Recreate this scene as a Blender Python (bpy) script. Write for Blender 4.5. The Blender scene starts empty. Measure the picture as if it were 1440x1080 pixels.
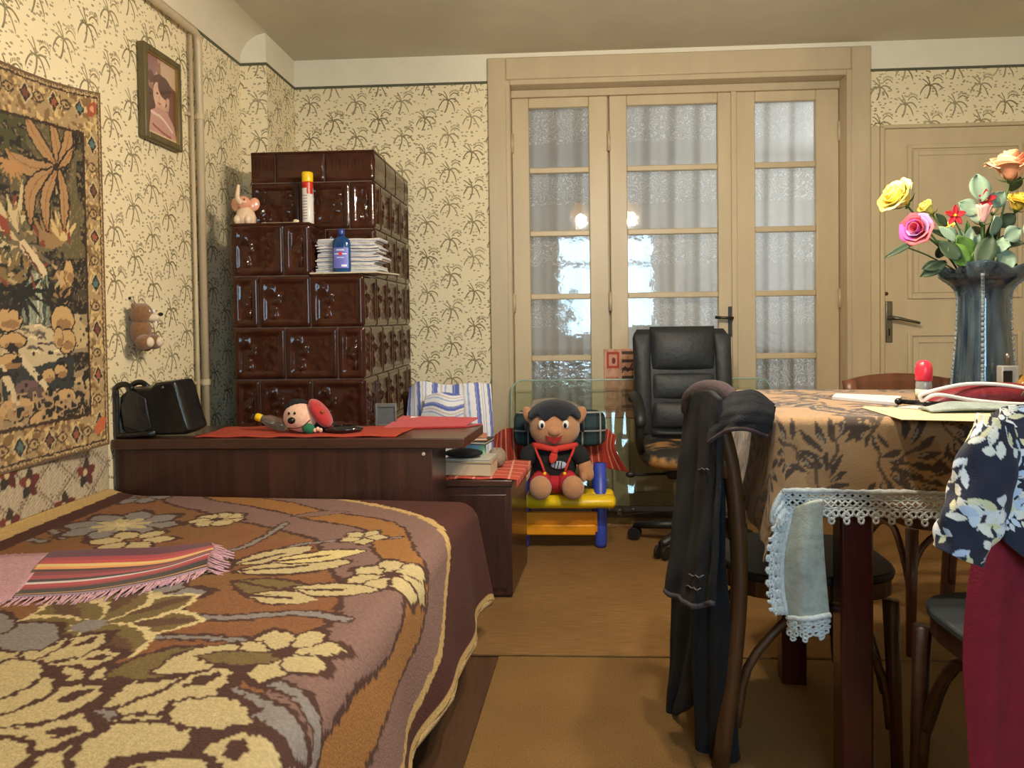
import bpy, math, random
import numpy as np
from mathutils import Vector, Matrix
random.seed(7); RNG = np.random.default_rng(7)
S = bpy.context.scene
COL = S.collection
PI = math.pi

# ------------------------------------------------------------------ camera
FPX, CAMZ, YAW, PITCH, ROLL, CX, CY = 1070.0, 1.05, 0.058, 0.025, 0.0135, 720.0, 474.0
_f = np.array([-math.sin(YAW)*math.cos(PITCH), math.cos(YAW)*math.cos(PITCH), -math.sin(PITCH)])
_r = np.array([math.cos(YAW), math.sin(YAW), 0.0]); _u = np.cross(_r, _f)
_R = _r*math.cos(ROLL) - _u*math.sin(ROLL); _U = _u*math.cos(ROLL) + _r*math.sin(ROLL)
cd = bpy.data.cameras.new('camera'); cam = bpy.data.objects.new('camera', cd); COL.objects.link(cam)
cam.matrix_world = Matrix(((_R[0], _U[0], -_f[0], 0), (_R[1], _U[1], -_f[1], 0), (_R[2], _U[2], -_f[2], CAMZ), (0, 0, 0, 1)))
cd.sensor_fit = 'HORIZONTAL'; cd.sensor_width = 36; cd.lens = FPX/1440*36; cd.shift_y = (CY-540)/1440
cd.clip_start = 0.05; cd.clip_end = 100
S.camera = cam

def P(px, py, X=None, Y=None, Z=None):
    """world point seen at a photograph pixel on a plane of constant X, Y or Z"""
    d = _f + _R*(px-CX)/FPX + _U*(CY-py)/FPX
    t = Y/d[1] if Y is not None else ((Z-CAMZ)/d[2] if Z is not None else X/d[0])
    return np.array([d[0]*t, d[1]*t, CAMZ+d[2]*t])

# ------------------------------------------------------------------ world, daylight, exposure
w = bpy.data.worlds.new('world'); S.world = w; w.use_nodes = True
w.node_tree.nodes['Background'].inputs[0].default_value = (0.55, 0.72, 1.0, 1)
w.node_tree.nodes['Background'].inputs[1].default_value = 0.6
def area_light(name, loc, rot, sx, sy, power, col):
    l = bpy.data.lights.new(name, 'AREA'); l.shape = 'RECTANGLE'; l.size = sx; l.size_y = sy
    l.energy = power; l.color = col
    o = bpy.data.objects.new(name, l); COL.objects.link(o); o.location = loc; o.rotation_euler = rot
    return o
WIN_POWER, BACKROOM_POWER, BULB_POWER = 84.0, 36.0, 25.5
area_light('window_daylight', (0.62, -1.52, 1.42), (PI/2, 0, 0), 1.5, 1.6, WIN_POWER, (0.50, 0.77, 1.0))
area_light('next_room_daylight', (2.35, 5.6, 1.6), (0, PI/2, 0), 1.4, 1.6, BACKROOM_POWER, (0.72, 0.85, 1.0))
S.view_settings.view_transform = 'Standard'; S.view_settings.look = 'None'
S.view_settings.exposure = 0.65; S.view_settings.gamma = 1.0; S.view_settings.use_curve_mapping = False
S.cycles.max_bounces = 8; S.cycles.diffuse_bounces = 4; S.cycles.glossy_bounces = 4
S.cycles.transmission_bounces = 6; S.cycles.transparent_max_bounces = 16; S.cycles.sample_clamp_indirect = 4.0
S.cycles.use_adaptive_sampling = True; S.cycles.adaptive_threshold = 0.02

# ------------------------------------------------------------------ colour and material helpers
def lin(c):
    out = []
    for v in c[:3]:
        v = v/255.0
        out.append(v/12.92 if v <= 0.04045 else ((v+0.055)/1.055)**2.4)
    return tuple(out)
class NT:
    def __init__(s, m): s.t = m.node_tree; s.n = s.t.nodes; s.l = s.t.links
    def node(s, typ, **kw):
        n = s.n.new(typ)
        for k, v in kw.items(): setattr(n, k, v)
        return n
    def put(s, sock, v):
        if isinstance(v, bpy.types.NodeSocket): s.l.new(v, sock)
        else: sock.default_value = v
    def m(s, op, a, b=0.0, c=None):
        n = s.n.new('ShaderNodeMath'); n.operation = op
        s.put(n.inputs[0], a); s.put(n.inputs[1], b)
        if c is not None: s.put(n.inputs[2], c)
        return n.outputs[0]
    def mix(s, f, a, b):
        n = s.n.new('ShaderNodeMix'); n.data_type = 'RGBA'
        s.put(n.inputs['Factor'], f)
        s.put(n.inputs[6], (*a, 1) if isinstance(a, tuple) else a)
        s.put(n.inputs[7], (*b, 1) if isinstance(b, tuple) else b)
        return n.outputs[2]
    def ramp(s, f, stops, mode='LINEAR'):
        n = s.n.new('ShaderNodeValToRGB'); s.l.new(f, n.inputs[0]); cr = n.color_ramp; cr.interpolation = mode
        while len(cr.elements) < len(stops): cr.elements.new(0.5)
        for e, (p, c) in zip(cr.elements, stops): e.position = p; e.color = (*c, 1)
        return n.outputs[0]
    def noise(s, co, scale, detail=3.0, rough=0.55, dist=0.0):
        n = s.n.new('ShaderNodeTexNoise'); s.l.new(co, n.inputs['Vector'])
        n.inputs['Scale'].default_value = scale; n.inputs['Detail'].default_value = detail
        n.inputs['Roughness'].default_value = rough; n.inputs['Distortion'].default_value = dist
        return n.outputs['Fac']
    def scaled(s, co, sc):
        n = s.n.new('ShaderNodeMapping'); s.l.new(co, n.inputs['Vector']); n.inputs['Scale'].default_value = sc
        return n.outputs[0]
    def bump(s, h, strength, dist=0.01):
        n = s.n.new('ShaderNodeBump'); n.inputs['Strength'].default_value = strength; n.inputs['Distance'].default_value = dist
        s.l.new(h, n.inputs['Height']); return n.outputs[0]
MATS = {}
def new_mat(name):
    m = bpy.data.materials.new(name); m.use_nodes = True
    nt = NT(m); b = nt.n['Principled BSDF']; MATS[name] = m
    return m, nt, b
def mat(name, c, rough=0.6, metal=0.0, var=0.12, scale=30.0, bump=0.0, bscale=None, coat=0.0, sheen=0.0, stretch=None, spec=None, alpha=None, trans=0.0, sss=0.0):
    """principled material whose colour and relief vary with procedural noise"""
    if name in MATS: return MATS[name]
    m, nt, b = new_mat(name)
    co = nt.node('ShaderNodeTexCoord').outputs['Object']
    if stretch: co = nt.scaled(co, stretch)
    f = nt.noise(co, scale)
    lc = lin(c); a = tuple(x*(1-var) for x in lc); d = tuple(min(1, x*(1+var)) for x in lc)
    nt.l.new(nt.ramp(f, [(0.3, a), (0.7, d)]), b.inputs['Base Color'])
    b.inputs['Roughness'].default_value = rough; b.inputs['Metallic'].default_value = metal
    b.inputs['Coat Weight'].default_value = coat; b.inputs['Sheen Weight'].default_value = sheen
    if spec is not None: b.inputs['Specular IOR Level'].default_value = spec
    if trans: b.inputs['Transmission Weight'].default_value = trans
    if sss: b.inputs['Subsurface Weight'].default_value = sss; b.inputs['Subsurface Radius'].default_value = (.02, .01, .006)
    if bump: nt.l.new(nt.bump(nt.noise(co, bscale or scale*2, 4), bump), b.inputs['Normal'])
    return m
def mat_wood(name, dark, light, rough=0.4, axis='Z', scale=5.0, coat=0.0):
    if name in MATS: return MATS[name]
    m, nt, b = new_mat(name)
    co = nt.node('ShaderNodeTexCoord').outputs['Object']
    st = {'Z': (14, 14, 0.8), 'X': (0.8, 14, 14), 'Y': (14, 0.8, 14)}[axis]
    n1 = nt.noise(nt.scaled(co, st), scale*0.35, 4, 0.6, 0.6); n2 = nt.noise(nt.scaled(co, tuple(4*q for q in st)), scale, 2)
    f = nt.m('MULTIPLY_ADD', n2, 0.35, nt.m('MULTIPLY', n1, 0.75))
    nt.l.new(nt.ramp(f, [(0.32, lin(dark)), (0.75, lin(light))]), b.inputs['Base Color'])
    b.inputs['Roughness'].default_value = rough; b.inputs['Coat Weight'].default_value = coat
    nt.l.new(nt.bump(n2, 0.06), b.inputs['Normal'])
    return m
def mat_vcol(name, rough=0.9, sheen=0.3, bump=0.35, bscale=300.0, var=0.25, vscale=120.0, coat=0.0, stretch=None):
    """colours of a woven or printed pattern held per vertex, with yarn-like mottling on top"""
    if name in MATS: return MATS[name]
    m, nt, b = new_mat(name)
    at = nt.node('ShaderNodeAttribute', attribute_name='Col')
    co = nt.node('ShaderNodeTexCoord').outputs['Object']
    if stretch: co = nt.scaled(co, stretch)
    f = nt.noise(co, vscale, 3, 0.7)
    k = nt.m('MULTIPLY_ADD', f, 2*var, 1-var)
    mul = nt.node('ShaderNodeMix', data_type='RGBA', blend_type='MULTIPLY'); mul.inputs['Factor'].default_value = 1
    nt.l.new(at.outputs['Color'], mul.inputs[6])
    cmb = nt.node('ShaderNodeCombineColor')
    for i in range(3): nt.l.new(k, cmb.inputs[i])
    nt.l.new(cmb.outputs[0], mul.inputs[7]); nt.l.new(mul.outputs[2], b.inputs['Base Color'])
    b.inputs['Roughness'].default_value = rough; b.inputs['Sheen Weight'].default_value = sheen; b.inputs['Coat Weight'].default_value = coat
    if bump: nt.l.new(nt.bump(nt.noise(co, bscale, 2), bump, 0.004), b.inputs['Normal'])
    return m

# ------------------------------------------------------------------ mesh helpers
class MB:
    """collects geometry; build() links it as ONE mesh object"""
    def __init__(s): s.v = []; s.f = []; s.col = None
    def add(s, vs, fs):
        k = len(s.v); s.v += [tuple(float(q) for q in p) for p in vs]; s.f += [tuple(i+k for i in f) for f in fs]; return s
    def box(s, a, b, M=None):
        x0, y0, z0 = a; x1, y1, z1 = b
        vs = [Vector(p) for p in ((x0,y0,z0),(x1,y0,z0),(x1,y1,z0),(x0,y1,z0),(x0,y0,z1),(x1,y0,z1),(x1,y1,z1),(x0,y1,z1))]
        if M is not None: vs = [M @ p for p in vs]
        return s.add(vs, [(0,3,2,1),(4,5,6,7),(0,1,5,4),(1,2,6,5),(2,3,7,6),(3,0,4,7)])
    def prism(s, poly, lo, hi, axis='Z', M=None):
        """poly (CCW) in the two other axes, extruded along axis"""
        n = len(poly)
        def q(p, h): return {'Z': (p[0], p[1], h), 'Y': (p[0], h, p[1]), 'X': (h, p[0], p[1])}[axis]
        vs = [Vector(q(p, lo)) for p in poly] + [Vector(q(p, hi)) for p in poly]
        if M is not None: vs = [M @ p for p in vs]
        fs = [tuple(range(n-1, -1, -1)), tuple(range(n, 2*n))] + [(i, (i+1) % n, n+(i+1) % n, n+i) for i in range(n)]
        if axis == 'Y': fs = [tuple(reversed(f)) for f in fs]
        return s.add(vs, fs)
    def tube(s, pts, rad, n=10, cap=True, flat=None, closed=False):
        """tube through points; rad number or list; flat=(sx,sy) squashes the section"""
        pts = [Vector(p) for p in pts]; m = len(pts)
        rr = rad if isinstance(rad, (list, tuple)) else [rad]*m
        prev = None; vs = []
        for i, p in enumerate(pts):
            if closed: t = pts[(i+1) % m]-pts[i-1]
            else: t = pts[min(i+1, m-1)]-pts[max(i-1, 0)]
            t = t.normalized() if t.length > 1e-9 else Vector((0, 0, 1))
            if prev is None:
                ref = Vector((0, 0, 1)) if abs(t.z) < 0.9 else Vector((1, 0, 0)); a = t.cross(ref).normalized()
            else: a = (prev - t*prev.dot(t)); a = a.normalized() if a.length > 1e-6 else t.orthogonal().normalized()
            prev = a; b = t.cross(a)
            fx, fy = flat or (1, 1)
            for k in range(n):
                q = 2*PI*k/n; vs.append(p + a*math.cos(q)*rr[i]*fx + b*math.sin(q)*rr[i]*fy)
        fs = []
        for i in range(m if closed else m-1):
            for k in range(n):
                i2 = (i+1) % m
                fs.append((i*n+k, i*n+(k+1) % n, i2*n+(k+1) % n, i2*n+k))
        if cap and not closed: fs += [tuple(range(n-1, -1, -1)), tuple((m-1)*n+k for k in range(n))]
        return s.add(vs, fs)
    def lathe(s, prof, c=(0, 0, 0), n=20, M=None, sec=None):
        """profile of (radius, z); sec(angle) scales the radius"""
        vs = []
        for r, z in prof:
            for k in range(n):
                q = 2*PI*k/n; g = sec(q) if sec else 1
                vs.append(Vector((r*g*math.cos(q), r*g*math.sin(q), z)))
        if M is not None: vs = [M @ p for p in vs]
        vs = [p+Vector(c) for p in vs]; m = len(prof)
        fs = [(i*n+k, i*n+(k+1) % n, (i+1)*n+(k+1) % n, (i+1)*n+k) for i in range(m-1) for k in range(n)]
        fs += [tuple(range(n-1, -1, -1)), tuple((m-1)*n+k for k in range(n))]
        return s.add(vs, fs)
    def ell(s, c, r, rot=(0, 0, 0), nu=18, nv=11, fn=None):
        M = Matrix.Rotation(rot[2], 3, 'Z') @ Matrix.Rotation(rot[1], 3, 'Y') @ Matrix.Rotation(rot[0], 3, 'X')
        vs = []
        for j in range(nv+1):
            th = PI*j/nv
            for k in range(nu):
                q = 2*PI*k/nu; p = Vector((math.sin(th)*math.cos(q), math.sin(th)*math.sin(q), math.cos(th)))
                if fn: p = p*fn(p)
                vs.append(M @ Vector((p.x*r[0], p.y*r[1], p.z*r[2]))+Vector(c))
        fs = [(j*nu+k, (j+1)*nu+k, (j+1)*nu+(k+1) % nu, j*nu+(k+1) % nu) for j in range(nv) for k in range(nu)]
        return s.add(vs, fs)
    def grid(s, fn, nu, nv, close_u=False):
        vs = [fn(i/(nu if close_u else nu-1), j/(nv-1)) for j in range(nv) for i in range(nu)]
        fs = [(j*nu+i, j*nu+(i+1) % nu, (j+1)*nu+(i+1) % nu, (j+1)*nu+i) for j in range(nv-1) for i in range(nu if close_u else nu-1)]
        return s.add(vs, fs)
    def build(s, name, m, parent=None, smooth=False, bevel=0.0, seg=2, world=True, solid=0.0, sub=0, uv=False, off=0.0, link=True):
        me = bpy.data.meshes.new(name)
        vs = s.v
        if parent is not None and world:
            inv = base_matrix(parent).inverted(); vs = [tuple(inv @ Vector(p)) for p in vs]
        me.from_pydata(vs, [], s.f); me.update()
        return finish(me, name, m, parent, smooth, bevel, seg, solid, sub, uv, off)
def base_matrix(o):
    M = Matrix.Translation(o.location) @ o.rotation_euler.to_matrix().to_4x4()
    return base_matrix(o.parent) @ M if o.parent else M
def finish(me, name, m, parent=None, smooth=False, bevel=0, seg=2, solid=0, sub=0, uv=False, off=0.0):
    if uv:
        l = me.uv_layers.new(name='UVMap')
        for p in me.polygons:
            for li in p.loop_indices:
                c = me.vertices[me.loops[li].vertex_index].co
                l.data[li].uv = (c.y, c.z) if abs(p.normal.x) > abs(p.normal.y) else (c.x, c.z)
    if m is not None: me.materials.append(m)
    o = bpy.data.objects.new(name, me); COL.objects.link(o)
    if parent is not None: o.parent = parent
    if solid:
        d = o.modifiers.new('solid', 'SOLIDIFY'); d.thickness = solid; d.offset = off
    if sub:
        d = o.modifiers.new('sub', 'SUBSURF'); d.levels = sub; d.render_levels = sub
    if bevel:
        d = o.modifiers.new('bevel', 'BEVEL'); d.width = bevel; d.segments = seg; d.limit_method = 'ANGLE'; d.angle_limit = 0.6
    if smooth or bevel or sub:
        me.polygons.foreach_set('use_smooth', [True]*len(me.polygons))
        if not smooth and not sub:
            try: me.set_sharp_from_angle(angle=0.6)
            except Exception: pass
    return o
def np_grid(name, pos, colr, m, parent=None, keep=None, solid=0.0, off=0.0, smooth=True):
    """grid mesh from arrays: pos (nv,nu,3) world, colr (nv,nu,3) linear colours stored as attribute Col"""
    nv, nu = pos.shape[:2]
    p = pos.reshape(-1, 3)
    if parent is not None:
        inv = np.array(base_matrix(parent).inverted()); p = p @ inv[:3, :3].T + inv[:3, 3]
    idx = np.arange(nv*nu).reshape(nv, nu)
    q = np.stack([idx[:-1, :-1], idx[:-1, 1:], idx[1:, 1:], idx[1:, :-1]], -1).reshape(-1, 4)
    if keep is not None: q = q[keep.reshape(-1)]
    me = bpy.data.meshes.new(name)
    me.vertices.add(len(p)); me.vertices.foreach_set('co', p.astype(np.float32).ravel())
    me.loops.add(q.size); me.loops.foreach_set('vertex_index', q.astype(np.int32).ravel())
    me.polygons.add(len(q)); me.polygons.foreach_set('loop_start', np.arange(0, q.size, 4, dtype=np.int32))
    me.update(calc_edges=True); me.validate()
    if colr is not None:
        a = me.color_attributes.new('Col', 'FLOAT_COLOR', 'POINT')
        a.data.foreach_set('color', np.concatenate([colr.reshape(-1, 3), np.ones((nv*nu, 1))], 1).astype(np.float32).ravel())
    return finish(me, name, m, parent, smooth, solid=solid, off=off)
def cr(p, t):
    """Catmull-Rom through rows of p at t in 0..1"""
    p = np.asarray(p, float); n = len(p)-1; x = min(max(t, 0), 1)*n; i = min(int(x), n-1); f = x-i
    g = lambda k: p[k] if 0 <= k <= n else (2*p[0]-p[1] if k < 0 else 2*p[n]-p[n-1])
    a, b, c, d = g(i-1), g(i), g(i+1), g(i+2)
    return 0.5*(2*b+(c-a)*f+(2*a-5*b+4*c-d)*f*f+(3*b-a-3*c+d)*f**3)
def patch(ctrl, nu, nv):
    """smooth surface through a control net ctrl[row][col] of points -> (nv,nu,3)"""
    c = np.asarray(ctrl, float)
    rows = np.stack([np.stack([cr(c[r], i/(nu-1)) for i in range(nu)]) for r in range(len(c))])
    return np.stack([np.stack([cr(rows[:, i], j/(nv-1)) for i in range(nu)]) for j in range(nv)])
def smoothline(pts, n): return [tuple(cr(pts, i/(n-1))) for i in range(n)]

# ------------------------------------------------------------------ things, parts, tags
def tag(o, label=None, cat=None, group=None, kind=None):
    if label: o['label'] = label
    if cat: o['category'] = cat
    if group: o['group'] = group
    if kind: o['kind'] = kind
    return o
def thing(name, label, cat, loc=(0, 0, 0), rz=0.0, group=None, kind=None):
    o = bpy.data.objects.new(name, None); COL.objects.link(o); o.empty_display_size = 0.05
    o.location = loc; o.rotation_euler = (0, 0, rz)
    return tag(o, label, cat, group, kind)
def struct(o, label=None): return tag(o, label, None, None, 'structure')
def sub(o, label): o['label'] = label; return o
def dup_mesh(o, loc=None, parent=None):
    c = o.copy(); COL.objects.link(c)
    if parent is not None: c.parent = parent
    if loc is not None: c.location = loc
    return c

# ------------------------------------------------------------------ painter for woven and printed patterns
class Paint:
    def __init__(s, x, y, base):
        s.x, s.y = x, y; s.c = np.empty(x.shape+(3,)); s.c[:] = lin(base)
    def put(s, mask, c, a=1.0): s.c[mask] = np.array(lin(c))*a + s.c[mask]*(1-a)
    def poly(s, pts, c, a=1.0):
        pts = np.asarray(pts); x0, y0 = pts.min(0); x1, y1 = pts.max(0)
        bb = (s.x >= x0) & (s.x <= x1) & (s.y >= y0) & (s.y <= y1)
        if not bb.any(): return
        xs, ys = s.x[bb], s.y[bb]; ins = np.zeros(xs.shape, bool); n = len(pts)
        for i in range(n):
            (ax, ay), (bx, by) = pts[i], pts[(i+1) % n]
            if ay == by: continue
            cnd = ((ay > ys) != (by > ys)) & (xs < (bx-ax)*(ys-ay)/(by-ay)+ax); ins ^= cnd
        full = np.zeros(s.x.shape, bool); full[bb] = ins; s.put(full, c, a)
    def box(s, x0, x1, y0, y1):
        """index of the points in a window, so that small shapes stay cheap"""
        return np.nonzero((s.x >= x0) & (s.x <= x1) & (s.y >= y0) & (s.y <= y1))
    def putin(s, ix, m, c, a=1.0):
        ix = tuple(q[m] for q in ix); s.c[ix] = np.array(lin(c))*a + s.c[ix]*(1-a)
    def petal(s, c0, ang, L, W, c, off=0.0, sharp=1.0):
        """leaf-shaped blob from c0 along ang"""
        e = abs(L)+abs(off)+W; ix = s.box(c0[0]-e, c0[0]+e, c0[1]-e, c0[1]+e)
        dx, dy = s.x[ix]-c0[0], s.y[ix]-c0[1]; ca, sa = math.cos(ang), math.sin(ang)
        u = (dx*ca+dy*sa-off)/L; v = (-dx*sa+dy*ca)/W
        uu = np.clip(u, 0, 1); s.putin(ix, (u > 0) & (u < 1) & (np.abs(v) < 0.5*np.sin(PI*uu**sharp)**0.8), c)
    def ell(s, c0, rx, ry, c, ang=0.0, a=1.0):
        e = max(rx, ry); ix = s.box(c0[0]-e, c0[0]+e, c0[1]-e, c0[1]+e)
        dx, dy = s.x[ix]-c0[0], s.y[ix]-c0[1]; ca, sa = math.cos(ang), math.sin(ang)
        s.putin(ix, ((dx*ca+dy*sa)/rx)**2+((-dx*sa+dy*ca)/ry)**2 < 1, c, a)
    def dist(s, pts, ix=None):
        X, Y = (s.x, s.y) if ix is None else (s.x[ix], s.y[ix]); d = np.full(X.shape, 9.0)
        for (ax, ay), (bx, by) in zip(pts[:-1], pts[1:]):
            ex, ey = bx-ax, by-ay; L2 = ex*ex+ey*ey+1e-12
            t = np.clip(((X-ax)*ex+(Y-ay)*ey)/L2, 0, 1)
            d = np.minimum(d, np.hypot(X-ax-t*ex, Y-ay-t*ey))
        return d
    def stroke(s, pts, w, c, a=1.0, n=16):
        q = [tuple(cr(pts, i/(n-1))) for i in range(n)]; xs = [p[0] for p in q]; ys = [p[1] for p in q]
        ix = s.box(min(xs)-w, max(xs)+w, min(ys)-w, max(ys)+w); s.putin(ix, s.dist(q, ix) < w*0.5, c, a)
    def flower(s, c0, r, n, c, outline=None, squash=1.0, rot=0.0, width=0.7, centre=None, cr_=0.22, off=0.18):
        for i in range(n):
            a = rot+2*PI*i/n
            if outline: s.petal(c0, a, r*1.08, r*width*1.22, outline, off=r*off*0.7)
            s.petal(c0, a, r*(1-off), r*width, c, off=r*off, sharp=1.15)
        if centre: s.ell(c0, r*cr_, r*cr_, centre)
def vnoise(x, y, sc, seed=0):
    """smooth value noise on arrays"""
    g = np.random.default_rng(seed).random((64, 64)); x = x*sc; y = y*sc
    xi = np.floor(x).astype(int); yi = np.floor(y).astype(int); fx = x-xi; fy = y-yi
    fx = fx*fx*(3-2*fx); fy = fy*fy*(3-2*fy)
    q = lambda a, b: g[a % 64, b % 64]
    return (q(xi, yi)*(1-fx)+q(xi+1, yi)*fx)*(1-fy)+(q(xi, yi+1)*(1-fx)+q(xi+1, yi+1)*fx)*fy

# ================================================================== THE SETTING
XL, XR, YF, YB, ZC, ZB = -1.5, 2.75, -1.25, 4.0, 2.43, 2.285
def mat_wallpaper():
    m, nt, b = new_mat('wallpaper')
    uv = nt.node('ShaderNodeTexCoord').outputs['UV']
    sp = nt.node('ShaderNodeSeparateXYZ'); nt.l.new(uv, sp.inputs[0]); u, v = sp.outputs[0], sp.outputs[1]
    wob = nt.noise(uv, 9, 2)
    PU, PV = 0.123, 0.183
    ci = nt.m('FLOOR', nt.m('DIVIDE', u, PU))
    lu = nt.m('SUBTRACT', u, nt.m('MULTIPLY', nt.m('ADD', ci, 0.5), PU))
    vv = nt.m('ADD', nt.m('DIVIDE', v, PV), nt.m('MULTIPLY', nt.m('FLOORED_MODULO', ci, 2.0), 0.5))
    lv = nt.m('MULTIPLY', nt.m('SUBTRACT', nt.m('FRACT', vv), 0.5), PV)
    wb = nt.m('MULTIPLY', nt.m('SUBTRACT', wob, 0.5), 1.6)
    U = nt.m('ADD', nt.m('MULTIPLY', lu, 100.0), wb); V = nt.m('ADD', nt.m('MULTIPLY', lv, 100.0), wb)
    nU = nt.m('MULTIPLY', U, -1.0)
    def par(x, y, a, c, lo, hi, w, y0=0.0, dash=None):
        s = nt.m('SUBTRACT', a, nt.m('MULTIPLY', x, 2*c))
        cur = nt.m('MULTIPLY', x, nt.m('SUBTRACT', a, nt.m('MULTIPLY', x, c)))
        d = nt.m('DIVIDE', nt.m('ABSOLUTE', nt.m('SUBTRACT', nt.m('SUBTRACT', y, y0), cur)), nt.m('SQRT', nt.m('ADD', 1.0, nt.m('MULTIPLY', s, s))))
        k = nt.m('MULTIPLY', nt.m('LESS_THAN', d, w), nt.m('MULTIPLY', nt.m('GREATER_THAN', x, lo), nt.m('LESS_THAN', x, hi)))
        if dash: k = nt.m('MULTIPLY', k, nt.m('GREATER_THAN', nt.m('FRACT', nt.m('MULTIPLY', x, dash)), 0.5))
        return k
    st = [par(U, V, 0.85, 0.20, 0, 5.7, 0.34), par(U, V, 0.25, 0.42, 0, 3.9, 0.31), par(nU, V, 0.75, 0.31, 0, 4.9, 0.31),
          par(nt.m('MULTIPLY', V, -1.0), nU, -0.05, -0.05, 0, 6.2, 0.36), par(V, nU, 0.1, -0.06, 0, 5.0, 0.26),
          par(V, nU, 0.6, -0.1, 0, 3.8, 0.24), par(nU, V, 0.3, 0.0, 0.2, 2.8, 0.22),
          par(nt.m('SUBTRACT', U, 3.6), V, 0.0, 0.3, -2.4, 2.4, 0.26, 3.9), par(nt.m('SUBTRACT', U, 3.6), V, 0.0, 0.2, -2.6, 2.6, 0.5, 5.2, 1.5)]
    k = st[0]
    for q in st[1:]: k = nt.m('MAXIMUM', k, q)
    # scattered little dashes
    vo = nt.node('ShaderNodeTexVoronoi'); nt.l.new(nt.scaled(uv, (40, 74, 1)), vo.inputs['Vector']); vo.inputs['Scale'].default_value = 1
    dash = nt.m('MULTIPLY', nt.m('LESS_THAN', vo.outputs['Distance'], 0.29), 0.8)
    wear = nt.noise(uv, 6, 3)
    k = nt.m('MULTIPLY', nt.m('MAXIMUM', k, dash), nt.m('MULTIPLY_ADD', wear, 0.9, 0.35))
    base = nt.mix(nt.noise(uv, 3, 4), lin((234, 217, 178)), lin((243, 229, 194)))
    colr = nt.mix(nt.m('MINIMUM', k, 0.9), base, lin((104, 90, 54)))
    above = nt.m('GREATER_THAN', v, ZB)
    white = nt.mix(nt.noise(uv, 12, 3), lin((226, 218, 196)), lin((238, 231, 212)))
    nt.l.new(nt.mix(above, colr, white), b.inputs['Base Color'])
    b.inputs['Roughness'].default_value = 0.72; b.inputs['Specular IOR Level'].default_value = 0.25
    nt.l.new(nt.bump(nt.noise(uv, 40, 3), 0.12), b.inputs['Normal'])
    return m
M_PAPER = mat_wallpaper()
M_PLASTER = mat('plaster', (222, 212, 188), 0.85, var=0.05, scale=6, bump=0.1, bscale=25)
M_CEIL = mat('ceiling_paint', (206, 197, 176), 0.9, var=0.05, scale=3, bump=0.08, bscale=20)
M_PAINT = mat('cream_paint', (194, 175, 143), 0.38, var=0.06, scale=9, bump=0.08, bscale=60, stretch=(1, 1, .25))
M_PAINT2 = mat('cream_door_paint', (200, 180, 145), 0.42, var=0.07, scale=8, bump=0.08, bscale=60, stretch=(1, 1, .25))
M_GREEN = mat('green_border', (88, 88, 68), 0.7)
M_STEEL = mat('dull_steel', (120, 116, 104), 0.35, metal=0.9)
M_DARKSTEEL = mat('dark_steel', (70, 66, 60), 0.4, metal=0.8)

wall_left = struct(MB().box((XL-.12, YF-.15, 0), (XL, 3.605, 2.6)).build('wall_left', M_PAPER, uv=True), 'cream palm-print wallpapered wall along the bed')
struct(MB().box((XL-.12, 3.605, 0), (-1.372, YB+.16, 2.6)).build('wall_corner', M_PAPER, uv=True), 'narrow wallpapered pilaster in the corner behind the stove')
wb = MB().box((-1.372, YB, 0), (-.25, YB+.16, 2.6)).box((-.25, YB, 2.29), (1.515, YB+.16, 2.6)).box((1.515, YB, 0), (1.655, YB+.16, 2.6))
wb.box((1.655, YB, 2.0), (2.48, YB+.16, 2.6)).box((2.48, YB, 0), (XR+.12, YB+.16, 2.6))
struct(wb.build('wall_back', M_PAPER, uv=True), 'cream palm-print wallpapered wall around the doors')
struct(MB().box((XR, YF-.15, 0), (XR+.12, YB, 2.6)).build('wall_right', M_PAPER, uv=True), 'wallpapered wall on the right of the room')
WX0, WX1, WZ0, WZ1 = 0.0, 1.25, 0.78, 2.08
wf = MB().box((XL, YF-.15, 0), (WX0, YF, 2.6)).box((WX1, YF-.15, 0), (XR, YF, 2.6)).box((WX0, YF-.15, 0), (WX1, YF, WZ0)).box((WX0, YF-.15, WZ1), (WX1, YF, 2.6))
struct(wf.build('wall_front', M_PAPER, uv=True), 'wallpapered wall with the window behind the viewer')
struct(MB().box((XL-.12, YF-.15, -.1), (XR+.12, YB+.16, 0)).build('floor', mat_wood('floor_boards', (58, 38, 24), (92, 62, 38), .5, 'Y')), 'dark brown wooden floor under the mats')
struct(MB().box((XL-.12, YF-.15, ZC), (XR+.12, YB+.16, 2.62)).build('ceiling', M_CEIL), 'plain cream-grey plaster ceiling')
# plaster cove along the left wall and round the pilaster
r_ = .138; cv = [(XL, ZC), (XL, ZC-r_)] + [(XL+r_*(1-math.cos(PI/2*k/28)), ZC-r_*(1-math.sin(PI/2*k/28))) for k in range(1, 29)]
struct(MB().prism(cv, YF, 3.605, 'Y').build('trim_1', M_PLASTER), 'plaster cove between left wall and ceiling')
# painted border line under the ceiling
struct(MB().box((XL, YF, ZB-.008), (XL+.003, 3.602, ZB+.005)).build('trim_2', M_GREEN), 'thin dark green border line on the left wall')
struct(MB().box((XL, 3.602, ZB-.008), (-1.369, 3.605, ZB+.005)).box((-1.372, 3.605, ZB-.008), (-1.369, YB, ZB+.005)).build('trim_3', M_GREEN), 'thin dark green border line round the corner pilaster')
struct(MB().box((-1.369, YB-.003, ZB-.008), (-.341, YB, ZB+.005)).build('trim_4', M_GREEN), 'thin dark green border line above the stove')
struct(MB().box((1.606, YB-.003, ZB-.008), (XR, YB, ZB+.005)).build('trim_5', M_GREEN), 'thin dark green border line above the plain door')

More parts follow.
